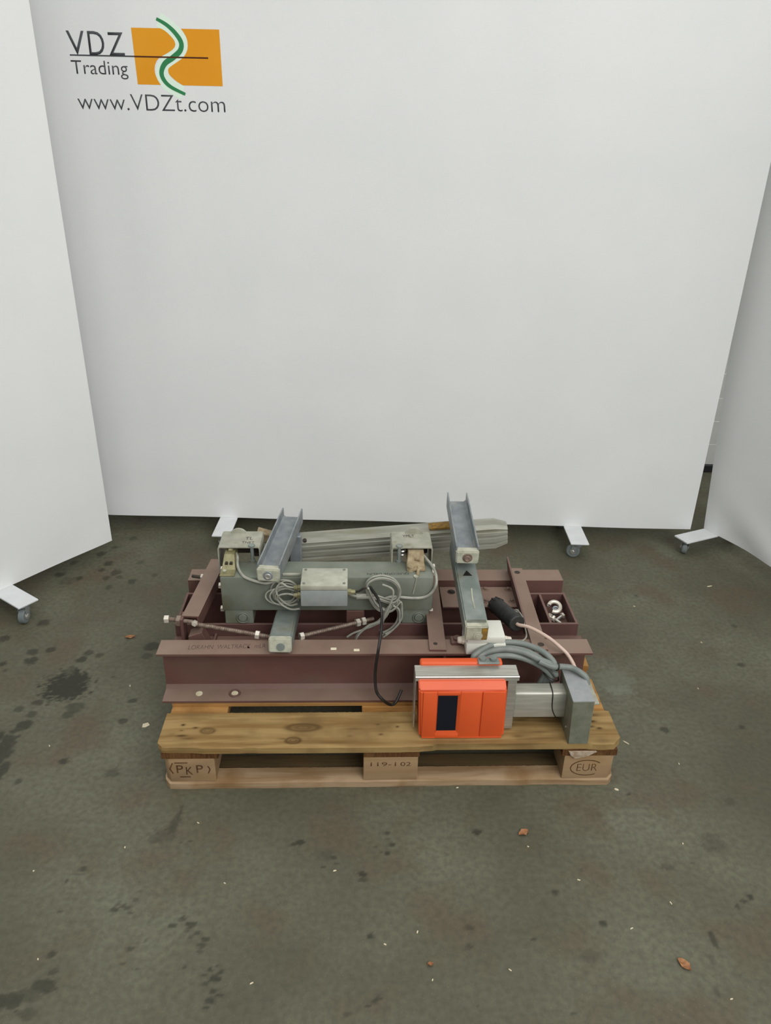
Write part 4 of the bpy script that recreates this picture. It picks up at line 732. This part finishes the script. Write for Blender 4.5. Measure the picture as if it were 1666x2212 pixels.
# raised panels leaving a recess for the window
def pane(x0, x1, z0, z1, m, y=.0265, t=.004, nm='front_panel', bev=.0015):
    bm = BM(); box(bm, x0, x1, y-t, y+.001, z0, z1, bev, 2); return part(nm, bm, m, case)
pane(.677, .712, .150, .295, 'orange'); pane(.712, .7715, .2845, .295, 'orange'); pane(.7715, .825, .150, .295, 'orange'); pane(.828, .886, .150, .295, 'orange_lid', nm='side_door')
pane(.677, .712, .146, .150, 'orange', bev=.0005); pane(.7115, .7718, .146, .160, 'orange', bev=.001); pane(.7715, .886, .1455, .150, 'orange', bev=.0005)
bm = BM(); box(bm, .7145, .7645, .0245, .0262, .170, .2835); part('display_window', bm, 'screen', case)
bm = BM(); hull6(bm, [(.709, .0225, .158), (.7745, .0225, .158), (.765, .0262, .158), (.7145, .0262, .158), (.7145, .0245, .170), (.765, .0245, .170), (.765, .0262, .170), (.7145, .0262, .170)]); bmesh.ops.recalc_face_normals(bm, faces=bm.faces); part('window_sill_strip', bm, 'orange', case)
bm = BM(); hull6(bm, [(.765, .0262, .170), (.7725, .0222, .160), (.7725, .0262, .160), (.765, .0265, .170), (.765, .0262, .2835), (.7725, .0222, .2845), (.7725, .0262, .2845), (.765, .0265, .2835)]); bmesh.ops.recalc_face_normals(bm, faces=bm.faces); part('window_frame_strip', bm, 'orange', case)
bm = BM(); box(bm, .672, .887, .096, .121, ZD+.004, .331, .006, 3); part('rear_cover', bm, 'orange', ind)
bm = BM(); box(bm, .822, .878, .090, .112, .329, .335, .002, 1); cyl(bm, (.835, .104, .333), (.835, .104, .342), .009, 12); cyl(bm, (.862, .104, .333), (.862, .104, .342), .009, 12); part('connector', bm, 'galv_green', ind)
br = BM(); box(br, .657, .922, .052, .098, .321, .3235, .001, 1)
hull6(br, [(.657, .048, .311), (.922, .048, .311), (.922, .0505, .311), (.657, .0505, .311), (.657, .050, .3235), (.922, .050, .3235), (.922, .0535, .3235), (.657, .0535, .3235)])
box(br, .657, .660, .052, .098, ZD+.012, .322, .001, 1); box(br, .895, .918, .052, .098, ZD+.006, .322, .001, 1)
bmesh.ops.recalc_face_normals(br, faces=br.faces); brk = part('bracket', br, 'stainless', ind)
bm = BM(); cyl(bm, (.657, .050, .3215), (.922, .050, .3215), .0032, 12); part('lip_highlight', bm, 'steel', brk)  # highlight along the bracket lip, put in as a rod of brighter steel
bm = BM(); box(bm, .917, 1.062, .058, .103, .180, .262, .006, 3); tb = part('cross_tube', bm, 'satin', ind)
bm = BM(); tube(bm, [(1.018, .104, .262), (1.018, .096, .2635), (1.017, .066, .2635), (1.017, .0570, .256), (1.020, .0568, .215), (1.030, .0568, .188), (1.04, .062, .178)], .0013, 6); part('tie_wire', bm, 'cable_black', tb)
bm = BM(); hull6(bm, [(1.056, -.001, ZD), (1.108, -.001, ZD), (1.108, .128, ZD), (1.056, .128, ZD), (1.0515, -.001, .283), (1.1075, -.001, .283), (1.1075, .100, .288), (1.0515, .126, .288)])
bmesh.ops.recalc_face_normals(bm, faces=bm.faces); bmesh.ops.bevel(bm, geom=bm.edges[:], offset=.0015, segments=1, affect='EDGES'); colm = part('column', bm, 'grey_paint', ind)
for x, z_ in ((1.078, .165), (1.09, .25)):
    bm = BM(); cyl(bm, (x, -.001, z_), (x, -.0018, z_), .0035, 12); part('screw', bm, 'grey_paint', colm)
bm = BM(); cyl(bm, (1.0545, .03, .175), (1.0525, .03, .175), .003, 10); part('screw', bm, 'steel', colm)
bm = BM(); hull6(bm, [(1.0522, -.0005, .2825), (1.1072, -.0005, .2825), (1.1072, .099, .2875), (1.0522, .125, .2875), (1.0522, -.0005, .2838), (1.1072, -.0005, .2838), (1.1072, .099, .2890), (1.0522, .125, .2890)]); bmesh.ops.recalc_face_normals(bm, faces=bm.faces); part('top_plate', bm, 'grey_top', colm)
bm = BM(); box(bm, 1.108, 1.122, .004, .094, .268, .274, .001, 1); part('side_flange', bm, 'bracket', colm)
bm = BM(); box(bm, 1.108, 1.128, .06, .098, .222, .228, .001, 1); part('side_flange', bm, 'bracket', colm)

# thick grey cable coil hung behind the display
cc = thing('cable_coil', 'coil of thick grey cable tied behind the orange display', 'cable', (.93, .13, ZD))
low = [(1.030, .128, .255), (1.005, .133, .190), (.945, .138, .158), (.880, .138, .162), (.835, .138, .205)]
T1 = [(.817, .137, .305), (.826, .145, .325), (.856, .163, .333), (.899, .180, .335), (.949, .176, .334), (.988, .155, .332), (1.013, .130, .327), (1.030, .114, .306)]
T2 = [(.822, .138, .300), (.851, .150, .322), (.899, .150, .334), (.945, .138, .334), (.985, .118, .326), (1.020, .108, .312)]
T3 = [(.834, .132, .298), (.868, .138, .318), (.915, .138, .322), (.960, .134, .312), (1.000, .128, .292), (1.028, .124, .265)]
T4 = [(.828, .139, .290), (.850, .156, .318), (.895, .166, .326), (.945, .160, .325), (.985, .142, .318), (1.016, .122, .300), (1.036, .118, .275)]
for i, Tn in enumerate((T1, T2, T3, T4)):
    o_ = [(p[0]-.004*i, p[1]+(.003*i), p[2]+.006*i) for p in low]
    bm = BM(); tube(bm, Tn+o_, .0082, 12, 8, closed=True); part('cable_loop', bm, 'cable_grey', cc)
bm = BM(); tube(bm, [(.985, .112, .324), (1.020, .104, .312), (1.045, .112, .306), (1.072, .112, .302), (1.092, .096, .300), (1.107, .086, .290), (1.112, .082, .272), (1.118, .085, .262)], .0080, 12, 8); part('cable_loop', bm, 'cable_grey', cc)
bm = BM(); ring(bm, (1.034, .108, .309), (1, .1, -.3), .0105, .0016, 20, 6); part('cable_tie', bm, 'cable_black', cc)
bm = BM(); ring(bm, (1.026, .124, .268), (.4, 0, 1), .022, .0022, 20, 6); part('cable_tie', bm, 'cable_black', cc)

# ------------------------------------------------------------------ loose bits in the tray
tz = .234
hk = thing('steel_hook', 'small pale C-shaped steel hook lying in the right tray of the maroon frame', 'hook', (1.118, .45, tz))
bm = BM(); cN = Vector((1.114, .462, .264)); ax = Vector((0, -.5, 1)); ring(bm, cN, ax, .0175, .0062, 28, 8, math.radians(-120), math.radians(165)); part('hook_body', bm, 'zinc', hk)
bm = BM(); ring(bm, cN+Vector((.004, -.004, -.006)), ax, .0085, .003, 18, 8); cyl(bm, cN+Vector((.004, -.004, -.006)), (1.118, .465, tz), .005, 10); part('hook_eye', bm, 'galv', hk)
bl = [((1.092, .432, tz+.012), (1.108, .42, tz+.012), 'steel bolt beside the divider plate in the tray'),
      ((1.132, .436, tz+.014), (1.110, .420, tz+.008), 'steel bolt near the right end wall of the tray'),
      ((1.106, .424, tz+.012), (1.120, .412, tz+.007), 'steel bolt in the front corner of the tray'),
      ((1.098, .440, tz+.009), (1.106, .415, tz+.009), 'steel bolt crossing the others at the front of the tray')]
for a, b, lab in bl:
    a = Vector(a); b = Vector(b); t = thing('hex_bolt', lab, 'bolt', (a.x, a.y, tz), 'loose bolts in the tray'); d = (b-a).normalized()
    bm = BM(); cyl(bm, a, a+d*.024, .0042, 10); part('shank', bm, 'steel', t)
    bm = BM(); cyl(bm, a-d*.006, a, .009, 6); part('head', bm, 'zinc', t)

# ------------------------------------------------------------------ litter on the floor
def leaf(x, y, s, rot, label):
    bm = BM(); rs = random.Random(int(x*1000)); rows = []
    for i in range(7):
        t = i/6; w = s*.32*math.sin(math.pi*min(.97, max(.03, t)))*(1+.25*rs.uniform(-1, 1)); rows.append([(s*(t-.5), -w, .0035+.004*rs.random()), (s*(t-.5), 0, .0015+.002*rs.random()), (s*(t-.5), w, .003+.005*rs.random())])
    V = [[bm.verts.new(p) for p in r] for r in rows]; W = [[bm.verts.new((p[0], p[1], p[2]-.0007)) for p in r] for r in rows]
    for i in range(6):
        for j in range(2): bm.faces.new((V[i][j], V[i+1][j], V[i+1][j+1], V[i][j+1])); bm.faces.new((W[i][j], W[i][j+1], W[i+1][j+1], W[i+1][j]))
        for j, (a, b) in ((0, (V, W)), (2, (W, V))): bm.faces.new((a[i][j], b[i][j], b[i+1][j], a[i+1][j]))
    for i, (a, b) in ((0, (V, W)), (6, (W, V))):
        for j in range(2): bm.faces.new((a[i][j], a[i][j+1], b[i][j+1], b[i][j]))
    bmesh.ops.recalc_face_normals(bm, faces=bm.faces)
    me = bpy.data.meshes.new('dry_leaf'); bm.to_mesh(me); bm.free(); me.materials.append(M['leaf']); o = bpy.data.objects.new('dry_leaf', me); COL.objects.link(o)
    o.location = (x, y, 0); o.rotation_euler = (0, 0, rot); o['label'] = label; o['category'] = 'leaf'
leaf(-.858, 2.154, .034, .2, 'brown dry leaf on the floor between left partition and maroon frame')
leaf(.648, 1.039, .032, 2.2, 'brown dry leaf on the concrete near the lower right corner of the view')
leaf(.361, 1.371, .030, .5, 'crumbled dry leaf on the floor in front of the right pallet end')
leaf(.115, 1.027, .013, .1, 'tiny ochre leaf scrap on the bare floor below the pallet middle')
me_ = {}
def chip(x, y, l, w, rot, label=None, group=None):
    bm = BM(); zprism(bm, [(-l/2, -w*.3), (-l*.1, -w/2), (l/2, -w*.2), (l*.35, w/2), (-l*.3, w*.45)], 0, .002)
    me = bpy.data.meshes.new('wood_chip'); bm.to_mesh(me); bm.free(); me.materials.append(M['chip']); o = bpy.data.objects.new('wood_chip', me); COL.objects.link(o)
    o.location = (x, y, 0); o.rotation_euler = (0, 0, rot); o['label'] = label or 'tiny pale splinter lying on the concrete floor'; o['category'] = 'splinter'
    if group: o['group'] = group
chip(-.681, 1.726, .022, .017, .4, 'pale wood chip on the floor left of the pallet front')
chip(.705, 1.699, .020, .003, -.8, 'thin pale twig on the floor right of the pallet')
chip(.631, 1.521, .012, .006, -.5, 'white chip on the floor at the front right pallet corner')
chip(1.266, 2.575, .024, .004, .3, 'pale bent splinter on the floor near the right caster')
rs = random.Random(3)
tiny = [(.118, .995), (.207, 1.515), (-.798, 1.231), (-.608, 1.302), (.667, 1.185), (.366, 1.331), (-.923, 1.634), (-.70, 1.02), (-.35, 1.21), (.02, 1.07), (.09, 1.10), (.47, 1.24), (.56, 1.12), (.75, 1.35), (.83, 1.62), (1.0, 1.95), (1.1, 2.2), (.93, 2.42), (-.45, 1.38), (-.78, 1.9), (.28, 1.02), (.72, .97), (-.1, 1.25), (-.25, .98)]
for x, y in tiny: chip(x, y, rs.uniform(.004, .009), rs.uniform(.002, .003), rs.uniform(0, 3), None, 'tiny pale splinters scattered on the floor')
